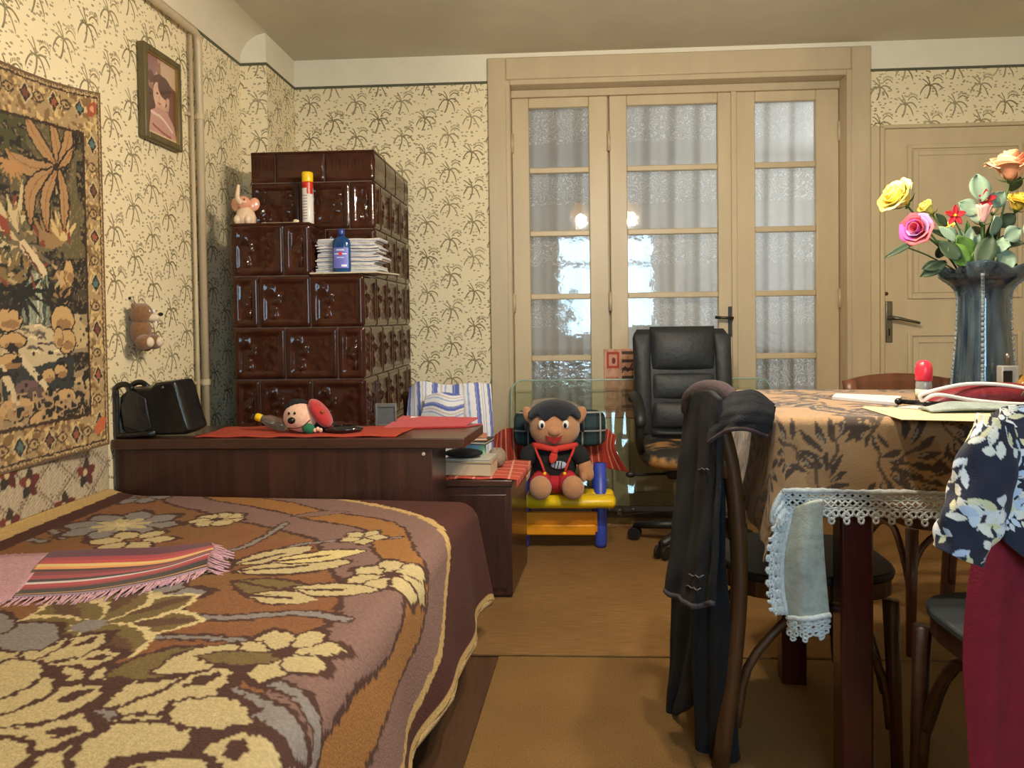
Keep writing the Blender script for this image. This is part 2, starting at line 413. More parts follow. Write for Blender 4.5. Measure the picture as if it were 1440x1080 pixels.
# ---- window behind the viewer
win = thing('window_1', 'white framed window behind the viewer', None, (WX0, YF, WZ0), kind='structure')
fw_ = MB()
for x0, x1, z0, z1 in ((WX0, WX0+.06, WZ0, WZ1), (WX1-.06, WX1, WZ0, WZ1), (WX0, WX1, WZ0, WZ0+.06), (WX0, WX1, WZ1-.06, WZ1), (.59, .66, WZ0, WZ1), (WX0, WX1, 1.68, 1.73)):
    fw_.box((x0, YF-.11, z0), (x1, YF-.05, z1))
fw_.build('window_frame', M_PAINT, win)
MB().box((WX0-.04, YF-.05, WZ0-.03), (WX1+.04, YF+.12, WZ0)).build('window_sill', M_PAINT, win, bevel=.005)
def mat_glass(name, tint=(0.96, 0.98, 0.97), bump=0.0, bscale=40, rough=0.02, refl=1.0):
    m, nt, b = new_mat(name); nt.n.remove(b)
    out = nt.n['Material Output']
    tr = nt.node('ShaderNodeBsdfTransparent'); tr.inputs[0].default_value = (*tint, 1)
    gl = nt.node('ShaderNodeBsdfGlossy'); gl.inputs['Roughness'].default_value = rough
    fr = nt.node('ShaderNodeFresnel'); fr.inputs['IOR'].default_value = 1.6
    mx = nt.node('ShaderNodeMixShader')
    co = nt.node('ShaderNodeTexCoord').outputs['Object']
    if bump:
        bp = nt.bump(nt.noise(co, bscale, 2), bump, 0.003); nt.l.new(bp, gl.inputs['Normal'])
    nt.l.new(nt.m('MINIMUM', nt.m('MULTIPLY', fr.outputs[0], 1.7*refl), 1.0), mx.inputs[0])
    nt.l.new(tr.outputs[0], mx.inputs[1]); nt.l.new(gl.outputs[0], mx.inputs[2]); nt.l.new(mx.outputs[0], out.inputs['Surface'])
    return m
M_PANE = mat_glass('window_glass')
M_PANE2 = mat_glass('door_glass', (0.95, 0.96, 0.97), bump=0.10, bscale=22, rough=0.035, refl=0.75)
M_ORN = mat_glass('patterned_glass', (0.93, 0.95, 0.97), bump=0.9, bscale=38, rough=0.12, refl=1.3)
for x0, x1, z0, z1 in ((.06, .59, .84, 1.68), (.66, 1.19, .84, 1.68), (.06, .59, 1.73, 2.02), (.66, 1.19, 1.73, 2.02)):
    MB().box((x0, YF-.085, z0), (x1, YF-.08, z1)).build('pane', M_PANE, win)
pl = thing('potted_plant', 'leafy green plant in a pot on the sill behind the viewer', 'plant', (.1, YF+.04, WZ0))
MB().lathe([(.05, 0), (.065, .11), (.07, .11), (.07, .125), (.05, .125)], (.1, YF+.04, WZ0)).build('pot', mat('terracotta', (150, 84, 56), .8), pl, smooth=True)
lf = MB()
for i in range(26):
    a = random.uniform(0, 2*PI); h = random.uniform(.1, .5); rr = random.uniform(.03, .15)
    c = Vector((.1+rr*math.cos(a), YF+.06+abs(rr*math.sin(a))*.6, WZ0+.12+h)); lf.ell(c, (.04, .015, .05), (random.uniform(-1, 1), random.uniform(-1, 1), a), 8, 5)
    lf.tube([(.1, YF+.05, WZ0+.12), tuple(c)], .003, 4)
lf.build('foliage', mat('leaf_yellow_green', (128, 148, 52), .6), pl, smooth=True)

# ---- glazed double door with side leaf
d1 = thing('door_1', 'cream glazed double door with small panes and side leaf', None, (.63, YB, 0), kind='structure')
cs = [MB().box((-.342, 3.978, 0), (-.246, YB, 2.403)), MB().box((1.51, 3.978, 0), (1.606, YB, 2.403)), MB().box((-.246, 3.978, 2.288), (1.51, YB, 2.403))]
for c in cs: c.build('casing', M_PAINT, d1, bevel=.006)
ins = [MB().box((-.25, 3.985, 0), (-.226, 4.12, 2.29)), MB().box((1.488, 3.985, 0), (1.515, 4.12, 2.29)), MB().box((-.226, 3.985, 2.262), (1.488, 4.12, 2.29))]
for c in ins: c.build('jamb', M_PAINT, d1, bevel=.004)
YD = 4.09
def Xd(px): return float(P(px, 300, Y=YD)[0])
zrow = [(float(P(787, a, Y=YD)[2]), float(P(787, b_, Y=YD)[2])) for a, b_ in ((151, 235), (243, 324), (332, 413), (421, 500), (508, 588))]
ztop = 2.222; zbot = 0.03
frame_top = MB().box((-.226, YD-.012, ztop), (1.488, YD+.05, 2.262)).build('head_rail', M_PAINT, d1, bevel=.004)
leaves = [(720.5, 855.5, 745, 829, 0), (858, 1031, 882.5, 1010, 1), (1033.5, 1180, 1062.5, 1148, 2)]
muntin_mesh = {}
for (a, b_, p0, p1, li) in leaves:
    x0, x1, g0, g1 = Xd(a), Xd(b_), Xd(p0), Xd(p1)
    if li == 0: x0 = -.224
    if li == 2: x1 = 1.486
    mb = MB().box((x0, YD, zbot), (g0, YD+.042, ztop)).box((g1, YD, zbot), (x1, YD+.042, ztop))
    mb.box((g0, YD, zrow[0][0]), (g1, YD+.042, ztop)).box((g0, YD, zbot), (g1, YD+.042, zrow[4][1]))
    lf_ = mb.build('leaf', M_PAINT2, d1, bevel=.005)
    # raised field on the solid foot
    MB().box((g0+.02, YD-.008, zbot+.08), (g1-.02, YD+.002, zrow[4][1]-.05)).build('foot_panel', M_PAINT2, lf_, bevel=.006)
    for r in range(4):
        MB().box((g0, YD+.004, zrow[r+1][0]), (g1, YD+.038, zrow[r][1])).build('muntin', M_PAINT2, lf_, bevel=.005)
    for r in range(5):
        zt, zb_ = zrow[r]
        MB().box((g0-.004, YD+.02, zb_-.004), (g1+.004, YD+.024, zt+.004)).build('pane', M_ORN if (li == 2 and r > 1) or r == 4 else M_PANE2, lf_)
    hx = {0: x0+.002, 1: x0-.004, 2: x1-.002}[li]
    for hz in (1.98, 1.13) if li != 2 else (2.0, 1.13):
        MB().tube([(hx, YD-.012, hz-.05), (hx, YD-.012, hz+.05)], .009, 8).build('hinge', M_PAINT, lf_, smooth=True)
    if li == 1:
        hp = P(1027, 447, Y=YD-.01); hxx = x1-.018
        pm = MB().box((hxx-.012, YD-.008, hp[2]-.10), (hxx+.012, YD, hp[2]+.06))
        ho = pm.build('handle_plate', M_DARKSTEEL, lf_, bevel=.002)
        MB().tube([(hxx, YD-.005, hp[2]), (hxx, YD-.05, hp[2]), (hxx-.03, YD-.055, hp[2]), (hxx-.09, YD-.05, hp[2]+.004)], .008, 8).build('handle', M_DARKSTEEL, lf_, smooth=True)
MB().box((Xd(852), YD+.043, zbot), (Xd(862), YD+.055, ztop)).build('light_gap_strip', M_PAINT2, d1)  # added strip behind the leaf gap, keeps next-room light from showing through
# cover strip between the double leaf and the side leaf
MB().box((Xd(1028), YD-.014, zbot), (Xd(1036), YD, ztop)).build('cover_strip', M_PAINT2, d1, bevel=.004)

# ---- plain panelled door on the right
d2 = thing('door_2', 'cream panelled door with a steel lever handle', None, (2.06, YB, 0), kind='structure')
MB().box((1.655, 3.985, 0), (1.678, YB+.03, 2.0)).build('door_frame', M_PAINT2, d2, bevel=.006)
MB().box((1.607, 3.990, 0), (1.654, YB, 2.0)).build('door_architrave', M_PAINT2, d2, bevel=.004)
MB().box((2.46, 3.985, 0), (2.48, YB+.03, 2.0)).build('door_frame', M_PAINT2, d2, bevel=.006)
MB().box((1.655, 3.985, 1.985), (2.48, YB+.03, 2.004)).build('door_frame', M_PAINT2, d2, bevel=.006)
lf2 = MB().box((1.68, 3.995, .01), (2.458, 4.04, 1.983)).build('leaf', M_PAINT2, d2)
for z0, z1 in ((1.12, 1.9), (.15, .95)):
    x0, x1 = 1.79, 2.35
    fr = MB()
    for a, b_, h in ((0, .02, .012), (.03, .055, .007)):
        fr.box((x0+a, 3.995-h, z0+a), (x0+b_, 3.996, z1-a)).box((x1-b_, 3.995-h, z0+a), (x1-a, 3.996, z1-a)).box((x0+b_, 3.995-h, z0+a), (x1-b_, 3.996, z0+b_)).box((x0+b_, 3.995-h, z1-b_), (x1-b_, 3.996, z1-a))
    fr.build('panel_moulding', M_PAINT2, lf2, bevel=.003)
hp = P(1250, 447, Y=3.99)
sub(MB().box((hp[0]-.015, 3.986, hp[2]-.125), (hp[0]+.017, 3.996, hp[2]+.085)).build('handle_plate', M_STEEL, lf2, bevel=.003), 'dull steel lock plate')
MB().tube([(hp[0], 3.99, hp[2]), (hp[0], 3.945, hp[2]), (hp[0]+.03, 3.935, hp[2]-.004), (hp[0]+.13, 3.94, hp[2]-.028)], [.012, .011, .009, .007], 8).build('handle', M_STEEL, lf2, smooth=True)
MB().box((hp[0]-.003, 3.984, hp[2]-.09), (hp[0]+.003, 3.987, hp[2]-.055)).build('keyhole', mat('black_hole', (14, 12, 10), .9), lf2)
MB().lathe([(.009, 0), (.009, .006), (.004, .008)], (0, 0, 0), 10, M=Matrix.Translation(Vector(tuple(P(1246, 413, Y=3.995)))) @ Matrix.Rotation(PI/2, 4, 'X')).build('knob', mat('brown_knob', (70, 34, 24), .4), lf2, smooth=True)

# ---- the room beyond the glass
M_BEY = mat('beyond_wall_paint', (206, 200, 190), .9, var=.05, scale=4)
struct(MB().box((-1.6, 6.8, 0), (2.6, 6.9, 2.6)).box((-1.7, YB+.16, 0), (-1.6, 6.9, 2.6)).box((2.5, YB+.16, 0), (2.6, 6.8, 2.6)).build('wall_beyond', M_BEY), 'pale walls of the next room behind the glazed door')
struct(MB().box((-1.6, YB+.16, -.1), (2.6, 6.8, 0)).build('floor_beyond', MATS['floor_boards']), 'floor of the next room')
struct(MB().box((-1.6, YB+.16, 2.43), (2.6, 6.8, 2.62)).build('ceiling_beyond', M_BEY), 'ceiling of the next room')
def mat_lace():
    m, nt, b = new_mat('lace_curtain'); out = nt.n['Material Output']
    co = nt.node('ShaderNodeTexCoord').outputs['Object']
    sp = nt.node('ShaderNodeSeparateXYZ'); nt.l.new(co, sp.inputs[0])
    wv = nt.node('ShaderNodeTexWave', wave_type='BANDS', bands_direction='Z'); nt.l.new(co, wv.inputs['Vector'])
    wv.inputs['Scale'].default_value = 9; wv.inputs['Distortion'].default_value = 26; wv.inputs['Detail'].default_value = 1.0; wv.inputs['Detail Scale'].default_value = 2.4
    line = nt.m('GREATER_THAN', wv.outputs['Fac'], 0.86)
    band = nt.m('GREATER_THAN', nt.m('SINE', nt.m('MULTIPLY', sp.outputs[2], 2*PI/.335)), -0.15)
    k = nt.m('MULTIPLY', line, band)
    colr = nt.mix(k, lin((222, 210, 192)), lin((246, 240, 228)))
    b.inputs['Roughness'].default_value = 0.9; nt.l.new(colr, b.inputs['Base Color'])
    tl = nt.node('ShaderNodeBsdfTranslucent'); nt.l.new(colr, tl.inputs[0])
    a1 = nt.node('ShaderNodeMixShader'); a1.inputs[0].default_value = .55; nt.l.new(b.outputs[0], a1.inputs[1]); nt.l.new(tl.outputs[0], a1.inputs[2])
    tp = nt.node('ShaderNodeBsdfTransparent'); a2 = nt.node('ShaderNodeMixShader')
    nt.l.new(nt.m('MULTIPLY_ADD', k, -0.26, 0.30), a2.inputs[0]); nt.l.new(a1.outputs[0], a2.inputs[1]); nt.l.new(tp.outputs[0], a2.inputs[2])
    nt.l.new(a2.outputs[0], out.inputs['Surface'])
    return m
M_LACEC = mat_lace()
for i, (x0, x1, lab) in enumerate(((-.2, .30, 'white lace curtain behind the left glazed leaf'), (.34, .93, 'white lace curtain behind the middle glazed leaf'), (.97, 1.46, 'white lace curtain behind the right glazed leaf'))):
    ph = i*1.7
    def fn(s, t, x0=x0, x1=x1, ph=ph):
        x = x0+(x1-x0)*s; z = 2.2-1.72*t
        return (x, 4.205+.014*math.sin(x*46+ph+1.2*math.sin(z*1.5))+.008*math.sin(x*93+ph*2)*(.4+t), z)
    tag(MB().grid(fn, 70, 12).build('lace_curtain', M_LACEC, smooth=True), lab, 'curtain', 'lace curtains behind the glazed door')
sb = thing('sideboard', 'low dark sideboard in the next room seen through bottom panes', 'cabinet', (.7, 5.2, 0))
MB().box((-.3, 5.0, .08), (1.75, 5.45, .78)).build('body', mat_wood('sideboard_wood', (54, 36, 24), (88, 60, 40), .5, 'X'), sb, bevel=.008)
MB().box((-.33, 4.97, .78), (1.78, 5.48, .82)).build('top_board', MATS['sideboard_wood'], sb, bevel=.006)
for k in range(4): MB().box((-.28+k*.51, 4.985, .12), (.19+k*.51, 5.0, .74)).build('door', MATS['sideboard_wood'], sb, bevel=.006)

# ---- ceiling lamp (just above the frame; mirrored in the panes)
LX, LY = .425, 1.72
ch = thing('ceiling_lamp', 'three-armed ceiling lamp with bell shades over the table', 'lamp', (LX, LY, ZC))
MB().lathe([(.05, 0), (.05, -.02), (.015, -.05)], (LX, LY, ZC-.001), 16).build('canopy', M_STEEL, ch, smooth=True)
MB().tube([(LX, LY, ZC-.03), (LX, LY, 2.0)], .008, 8).build('rod', M_STEEL, ch, smooth=True)
ms, nt, b = new_mat('lamp_shade_glass')
b.inputs['Base Color'].default_value = (*lin((240, 226, 196)), 1); b.inputs['Roughness'].default_value = .5
tl = nt.node('ShaderNodeBsdfTranslucent'); tl.inputs[0].default_value = (*lin((236, 214, 170)), 1); mx = nt.node('ShaderNodeMixShader'); mx.inputs[0].default_value = .5
cf = nt.noise(nt.node('ShaderNodeTexCoord').outputs['Object'], 40); nt.l.new(nt.ramp(cf, [(.3, lin((236, 220, 188))), (.7, lin((246, 234, 206)))]), b.inputs['Base Color'])
nt.l.new(b.outputs[0], mx.inputs[1]); nt.l.new(tl.outputs[0], mx.inputs[2]); nt.l.new(mx.outputs[0], nt.n['Material Output'].inputs['Surface'])
me_, nt, b = new_mat('bulb_glow')
b.inputs['Emission Color'].default_value = (1, .84, .58, 1); b.inputs['Emission Strength'].default_value = 60
for k in range(3):
    a = 2*PI*k/3+PI/6; bx, by = LX+.243*math.cos(a), LY+.243*math.sin(a)
    MB().tube([(LX, LY, 2.02), (LX+.1*math.cos(a), LY+.1*math.sin(a), 2.06), (bx, by, 2.02), (bx, by, 1.97)], .007, 8).build('arm', M_STEEL, ch, smooth=True)
    sh = MB(); prof = [(.03, 1.995), (.045, 1.98), (.062, 1.95), (.078, 1.905), (.085, 1.885)]
    sh.grid(lambda s, t, bx=bx, by=by: (lambda r: (bx+r[0]*math.cos(2*PI*s), by+r[0]*math.sin(2*PI*s), r[1]))(cr(prof, t)), 20, 8, close_u=True)
    sh.build('shade', ms, ch, smooth=True, solid=.003)
    MB().ell((bx, by, 1.905), (.026, .026, .036), nu=12, nv=8).build('bulb', me_, ch, smooth=True)
    l = bpy.data.lights.new('bulb_light', 'POINT'); l.energy = BULB_POWER; l.color = (1, .875, .68); l.shadow_soft_size = .03
    o = bpy.data.objects.new('bulb_light', l); COL.objects.link(o); o.location = (bx, by, 1.845)

# ---- heating pipe on the left wall
pp = thing('heating_pipe', 'cream painted heating pipe running up the left wall', 'pipe', (XL+.04, 3.098, 0))
MB().tube([(XL+.035, 3.098, 0.0), (XL+.035, 3.098, 2.20), (XL+.036, 3.085, 2.232), (XL+.036, 3.06, 2.24), (XL+.036, YF+.02, 2.25)], .016, 12).build('pipe', M_PAINT, pp, smooth=True)
MB().tube([(XL+.02, 3.062, 0.0), (XL+.02, 3.062, 2.24)], .008, 8).build('thin_pipe', M_PAINT2, pp, smooth=True)
for z in (.80, 1.9): MB().tube([(XL+.035, 3.098, z-.012), (XL+.035, 3.098, z+.012)], .021, 12).box((XL+.001, 3.03, z-.006), (XL+.02, 3.11, z+.006)).build('clip', M_PAINT2, pp)

# ---- floor mats
M_JUTE = None
def mat_jute(name, c0, c1, dirx):
    m, nt, b = new_mat(name); co = nt.node('ShaderNodeTexCoord').outputs['Object']
    f1 = nt.noise(nt.scaled(co, (3, 60, 1) if dirx else (60, 60, 1)), 4, 3); f2 = nt.noise(co, 2.2, 3); f3 = nt.noise(co, 260, 2)
    f = nt.m('ADD', nt.m('MULTIPLY', f1, .45), nt.m('ADD', nt.m('MULTIPLY', f2, .3), nt.m('MULTIPLY', f3, .25)))
    nt.l.new(nt.ramp(f, [(.35, lin(c0)), (.65, lin(c1))]), b.inputs['Base Color']); b.inputs['Roughness'].default_value = .95
    nt.l.new(nt.bump(nt.m('ADD', f1, f3), .5, .004), b.inputs['Normal']); b.inputs['Specular IOR Level'].default_value = .15
    return m
tag(MB().box((-.42, 2.325, .001), (2.3, 3.93, .012)).build('floor_mat', mat_jute('mat_back', (104, 76, 44), (146, 110, 66), True), bevel=.004), 'brown ribbed floor mat in front of the glazed door', 'mat', 'brown floor mats')
q = [(-.19, 2.318), (-.315, .4), (2.2, .4), (2.2, 2.318)]
tag(MB().prism(q, .001, .008).build('floor_mat', mat_jute('mat_front', (100, 74, 42), (138, 105, 62), False), bevel=.003), 'smooth tan floor mat between the bed and the table', 'mat', 'brown floor mats')

# ================================================================== TILED STOVE
SX0, SX1, SY0, SY1 = -1.302, -.766, 3.0, 3.975
def mat_glaze():
    m, nt, b = new_mat('brown_glaze'); co = nt.node('ShaderNodeTexCoord').outputs['Object']
    nt.l.new(nt.ramp(nt.noise(co, 14, 3), [(.3, lin((46, 22, 15))), (.7, lin((70, 36, 24)))]), b.inputs['Base Color'])
    b.inputs['Roughness'].default_value = .12; b.inputs['Coat Weight'].default_value = .08; b.inputs['Coat Roughness'].default_value = .04; b.inputs['Specular IOR Level'].default_value = .30
    nt.l.new(nt.bump(nt.noise(co, 30, 2), .18, .004), b.inputs['Normal'])
    return m
M_GLAZE = mat_glaze()
M_GROUT = mat('stove_grout', (128, 104, 90), .9)
stove = thing('tiled_stove', 'tall dark brown glazed tile stove with stepped top', 'stove', ((SX0+SX1)/2, (SY0+SY1)/2, 0))
TW = (SX1-SX0)/2.5; TH = .2085; HW = TW/2
def tile_mesh(w, h, flute=False):
    """relief tile facing -Y: rim, sunk field, shallow round boss, small leaf relief"""
    mb = MB(); m = min(w, h); rng = random.Random(int(w*1e4)+int(h*1e4))
    bumps = [(rng.uniform(-.34, -.08 if w > .15 else .3), rng.uniform(-.34, .34), rng.uniform(.008, .014)) for _ in range(26 if w > .15 else 16)] + [(rng.uniform(.1, .34), rng.uniform(-.34, .34), rng.uniform(.008, .012)) for _ in range(8)]
    nu = 27 if w > .15 else 15
    def hgt(s, t):
        x, z = (s-.5)*w, (t-.5)*h
        e = min(w/2-abs(x), h/2-abs(z))
        if e < .0015: return .004
        if flute: return -.0015-(.0022*abs(math.sin(x*190)) if -.05*h < z < .3*h else 0)
        if e < .020: return -.002
        if e < .030: return -.002+.009*(e-.020)/.010
        y = .007
        r = math.hypot(x/(.22*m), z/(.22*m))
        if r < 1: y -= .005*math.cos(r*PI/2)
        for bx, bz, br in bumps:
            d = math.hypot(x-bx*w, (z-bz*h)*.7)
            if d < br: y -= .0045*(1-(d/br)**2)
        return y
    mb.grid(lambda s, t: (w*(s-.5), min(hgt(s, t), .0085), h*(t-.5)), nu if not flute else 33, 27 if not flute else 13)
    me = bpy.data.meshes.new('tile'); me.from_pydata(mb.v, [], mb.f); me.update()
    me.polygons.foreach_set('use_smooth', [True]*len(me.polygons)); me.materials.append(M_GLAZE)
    me.set_sharp_from_angle(angle=.7)
    return me
TM = {}
def tile(x, y, z, w, h, face, flute=False):
    k = (round(w, 4), round(h, 4), flute)
    if k not in TM: TM[k] = tile_mesh(w-.0045, h-.0045, flute)
    o = bpy.data.objects.new('tile', TM[k]); COL.objects.link(o); o.parent = stove
    bx, by, bz = stove.location
    o.location = (x-bx, y-by, z-bz); o.rotation_euler = (0, 0, {'F': 0, 'R': PI/2, 'L': -PI/2}[face])
core = MB()
core.box((SX0+.006, SY0+.0095, .06), (SX1-.0095, SY1, 1.232-.006)).box((SX0+.006, SY0+.0095, 1.2), (SX0+TW+HW-.0095, SY0+TW, 1.44-.004)).box((SX0+.006, SY0+TW+.0095, 1.2), (SX1-.0095, SY1, 1.77-.004))
core.build('core', M_GROUT, stove, bevel=.003)
MB().box((SX0-.02, SY0-.02, 0), (SX1+.02, SY1, .07)).build('plinth', M_GLAZE, stove, bevel=.01)
rows = [1.232-TH*k for k in range(6)]           # tops of the full rows
for k, zt in enumerate(rows):
    z = zt-TH/2
    ws = (HW, TW, TW) if k % 2 == 0 else (TW, TW, HW)
    x = SX0
    for w_ in ws: tile(x+w_/2, SY0, z, w_, TH, 'F'); x += w_
    ws = (TW, TW, TW, TW, HW) if k % 2 == 0 else (HW, TW, TW, TW, TW)
    y = SY0
    for w_ in ws: tile(SX1, y+w_/2, z, w_, TH, 'R'); y += w_
x = SX0
for w_ in (TW, HW): tile(x+w_/2, SY0, 1.232+TH/2, w_, TH, 'F'); x += w_
tile(SX0+TW+HW, SY0+TW/2, 1.232+TH/2, TW, TH, 'R')
x = SX0
for w_ in (TW, TW, HW): tile(x+w_/2, SY0+TW, 1.4405+.2025/2, w_, .2025, 'F'); x += w_
tile(SX1-TW/2, SY0+TW, 1.232+TH/2, TW, TH, 'F')
for zc, h_ in ((1.232+TH/2, TH), (1.4405+.2025/2, .2025)):
    y = SY0+TW
    for w_ in (TW, TW, TW, HW) if zc < 1.4 else (HW, TW, TW, TW): tile(SX1, y+w_/2, zc, w_, h_, 'R'); y += w_
x = SX0
for w_ in (HW, TW, TW): tile(x+w_/2, SY0+TW, 1.643+.127/2, w_, .127, 'F', True); x += w_
y = SY0+TW
for w_ in (TW, TW, TW, HW): tile(SX1, y+w_/2, 1.643+.127/2, w_, .127, 'R', True); y += w_
MB().box((SX0+.001, SY0+TW-.001, 1.764), (SX1+.001, SY1, 1.775)).build('cap', M_GLAZE, stove, bevel=.005)
MB().box((SX0-.002, SY0-.002, 1.434), (SX0+TW+HW+.002, SY0+TW, 1.445)).build('step_cap', M_GLAZE, stove, bevel=.004)
MB().box((SX0+TW+HW, SY0-.002, 1.226), (SX1+.002, SY0+TW, 1.236)).build('step_cap', M_GLAZE, stove, bevel=.004)

# ---- things on the stove
# elephant figurine
E0 = P(346, 315, Y=3.09); ex, ey, ez = E0[0], 3.09, 1.445
el = thing('elephant_figurine', 'small pink china elephant with raised trunk on the stove', 'figurine', (ex, ey, ez))
M_CH = mat('china_pink', (232, 202, 172), .22, var=.1, scale=25, coat=.6); M_CH2 = mat('china_rose', (226, 160, 130), .22, var=.12, scale=30, coat=.6)
MB().lathe([(.030, 0), (.040, .012), (.042, .035), (.034, .062), (.022, .08)], (ex, ey, ez), 18).ell((ex-.022, ey-.03, ez+.022), (.015, .018, .022)).ell((ex+.022, ey-.03, ez+.022), (.015, .018, .022)).build('body', M_CH, el, smooth=True)
hd = MB().ell((ex-.003, ey-.012, ez+.095), (.030, .030, .028)).build('head', M_CH2, el, smooth=True)
MB().tube(smoothline([(ex-.006, ey-.035, ez+.092), (ex-.012, ey-.05, ez+.108), (ex-.013, ey-.045, ez+.135), (ex-.012, ey-.038, ez+.163)], 10), [.014, .0125, .011, .0105, .0095, .009, .008, .0075, .007, .006], 10).build('trunk', M_CH, hd, smooth=True)
for s in (-1, 1): MB().ell((ex+s*.040-.002, ey-.004, ez+.088), (.022, .008, .028), (0, .25*s, s*.5)).build('ear', M_CH2, hd, smooth=True)
for s in (-1, 1): MB().ell((ex+s*.014-.003, ey-.039, ez+.104), (.003, .003, .004), nu=8, nv=6).build('eye', mat('ink_black', (16, 14, 14), .3), hd, smooth=True)
# spray can
sx, sy = P(433, 312, Y=3.15)[0], 3.155
cn = thing('spray_can', 'slim white and red spray can with yellow cap on the stove', 'spray can', (sx, sy, 1.445))
M_CANW = mat('can_white', (226, 220, 214), .3, var=.05); M_CANR = mat('can_red', (196, 44, 34), .3); M_YEL = mat('cap_yellow', (238, 196, 26), .35)
bz = 1.445
MB().lathe([(.021, 0), (.0235, .004), (.0235, .168)], (sx, sy, bz), 24).build('can_body', M_CANW, cn, smooth=True)
MB().lathe([(.0236, .160), (.0236, .182), (.0232, .186)], (sx, sy, bz), 24).build('red_band', M_CANR, cn, smooth=True)
MB().grid(lambda s, t: (sx+.0239*math.cos(-PI/2+.15+s*1.2), sy+.0239*math.sin(-PI/2+.15+s*1.2), bz+.135+.047*t), 8, 2).build('red_label', M_CANR, cn, smooth=True)
for r_ in range(9):
    MB().grid(lambda s, t, r_=r_: (sx+.0237*math.cos(-PI/2-.8+s*1.0), sy+.0237*math.sin(-PI/2-.8+s*1.0), bz+.03+r_*.012+.004*t), 8, 2).build('print_line', mat('print_grey', (150, 140, 150), .5), cn, smooth=True)
MB().lathe([(.0225, .186), (.0235, .19), (.0235, .222), (.021, .228)], (sx, sy, bz), 24).build('cap', M_YEL, cn, smooth=True)
# thin board with a crumb of plaster beside the can
tb = P(398, 310, Y=3.08)
tag(MB().box((tb[0]-.075, 3.04, 1.4455), (tb[0]+.075, 3.14, 1.451)).ell((tb[0]+.062, 3.06, 1.457), (.013, .012, .008), nu=10, nv=6).build('thin_card', mat('card_cream', (226, 212, 180), .8)), 'thin cream card lying flat between elephant and spray can', 'card')
# small dark bit on the very top
tp = P(490, 211, Y=3.4)
tag(MB().ell((tp[0], 3.4, 1.784), (.045, .03, .010)).ell((tp[0]-.02, 3.39, 1.79), (.02, .02, .012)).build('dark_rag', mat('rag_dark', (44, 34, 30), .9)), 'small crumpled dark rag on top of the stove', 'rag')
# newspapers on a board
nx0, nx1 = P(446, 360, Y=3.1)[0], P(536, 360, Y=3.1)[0]
bd = tag(MB().prism([(nx0-.0, 3.0), (nx1+.01, 2.985), (nx1+.055, 3.19), (nx0, 3.2)], 1.237, 1.243).build('carrier_board', mat('board_pale', (196, 186, 160), .7)), 'thin pale board under the newspapers on the stove step', 'board')
zz = 1.2435
PAPS = [mat('newsprint_a', (206, 202, 204), .9, var=.1, scale=60), mat('newsprint_b', (188, 190, 202), .9, var=.1, scale=60), mat('newsprint_c', (220, 212, 202), .9, var=.1, scale=60)]
tops = {0: 'lowest', 23: 'topmost'}
NP = 24
ordw = ['lowest', 'second', 'third', 'fourth', 'fifth', 'sixth', 'seventh', 'eighth', 'ninth', 'tenth', 'eleventh', 'twelfth', 'thirteenth', 'fourteenth', 'fifteenth', 'sixteenth', 'seventeenth', 'eighteenth', 'nineteenth', 'twentieth', 'twenty-first', 'twenty-second', 'twenty-third', 'topmost']
for i in range(NP):
    h = .0054; j = random.uniform(-.008, .008); fl = .012*math.sin(i*.9)+random.uniform(0, .012)
    x0, x1 = nx0+.012+max(j, -.004)+(.008 if i < 17 and i > 11 else 0), nx1-.012+fl+(.012 if 7 < i < 12 else 0)
    y0, y1 = 3.055+random.uniform(-.008, .006), 3.195
    def fn(s, t, x0=x0, x1=x1, y0=y0, y1=y1, z=zz, ph=random.uniform(0, 6)):
        x = x0+(x1-x0)*s
        return (x, y0+(y1-y0)*t+.002*math.sin(s*20+ph), z+h*.5+.0012+.0010*math.sin(x*60))
    o = MB().grid(fn, 14, 3).build('newspaper', PAPS[i % 3], solid=.0046, smooth=False)
    tag(o, ('%s newspaper from the bottom of the pile on the stove' % ordw[i]) if 0 < i < 23 else '%s newspaper of the pile behind the blue bottle' % ordw[i], 'newspaper', 'newspapers piled on the stove')
    zz += h+.0003
# blue bottle
bx, by = P(481, 380, Y=3.03)[0], 3.03
bt = thing('blue_bottle', 'flat blue bottle with a violet label before the newspapers', 'bottle', (bx, by, 1.243))
bw, bh = .037, .135
def rsec(a): # rounded flat section
    return 1
mblue, nt, b = new_mat('blue_plastic'); co = nt.node('ShaderNodeTexCoord').outputs['Object']
nt.l.new(nt.ramp(nt.noise(co, 12), [(.3, lin((24, 70, 130))), (.7, lin((38, 96, 160)))]), b.inputs['Base Color']); b.inputs['Roughness'].default_value = .12; b.inputs['Transmission Weight'].default_value = .35
Mf = Matrix.Diagonal((1, .55, 1, 1))
MB().lathe([(bw*.9, 0), (bw, .006), (bw, bh-.02), (bw*.93, bh-.006), (bw*.6, bh+.004), (.012, bh+.010), (.011, bh+.016)], (bx, by, 1.2435), 24, M=Mf).build('bottle_body', mblue, bt, smooth=True)
MB().lathe([(.0125, bh+.014), (.0135, bh+.018), (.0135, bh+.036), (.011, bh+.040)], (bx, by, 1.2435), 16).build('cap', mat('cap_blue', (40, 62, 130), .3), bt, smooth=True)
def onb(a, z, e=.0008):
    return (bx+(bw+e)*math.cos(a), by+.55*(bw+e)*math.sin(a)-.0004, 1.2435+z)
lb = MB().grid(lambda s, t: onb(-PI/2-.95+1.9*s, .016+.082*t), 12, 3).build('label', mat('label_violet', (112, 116, 200), .45), bt, smooth=True)
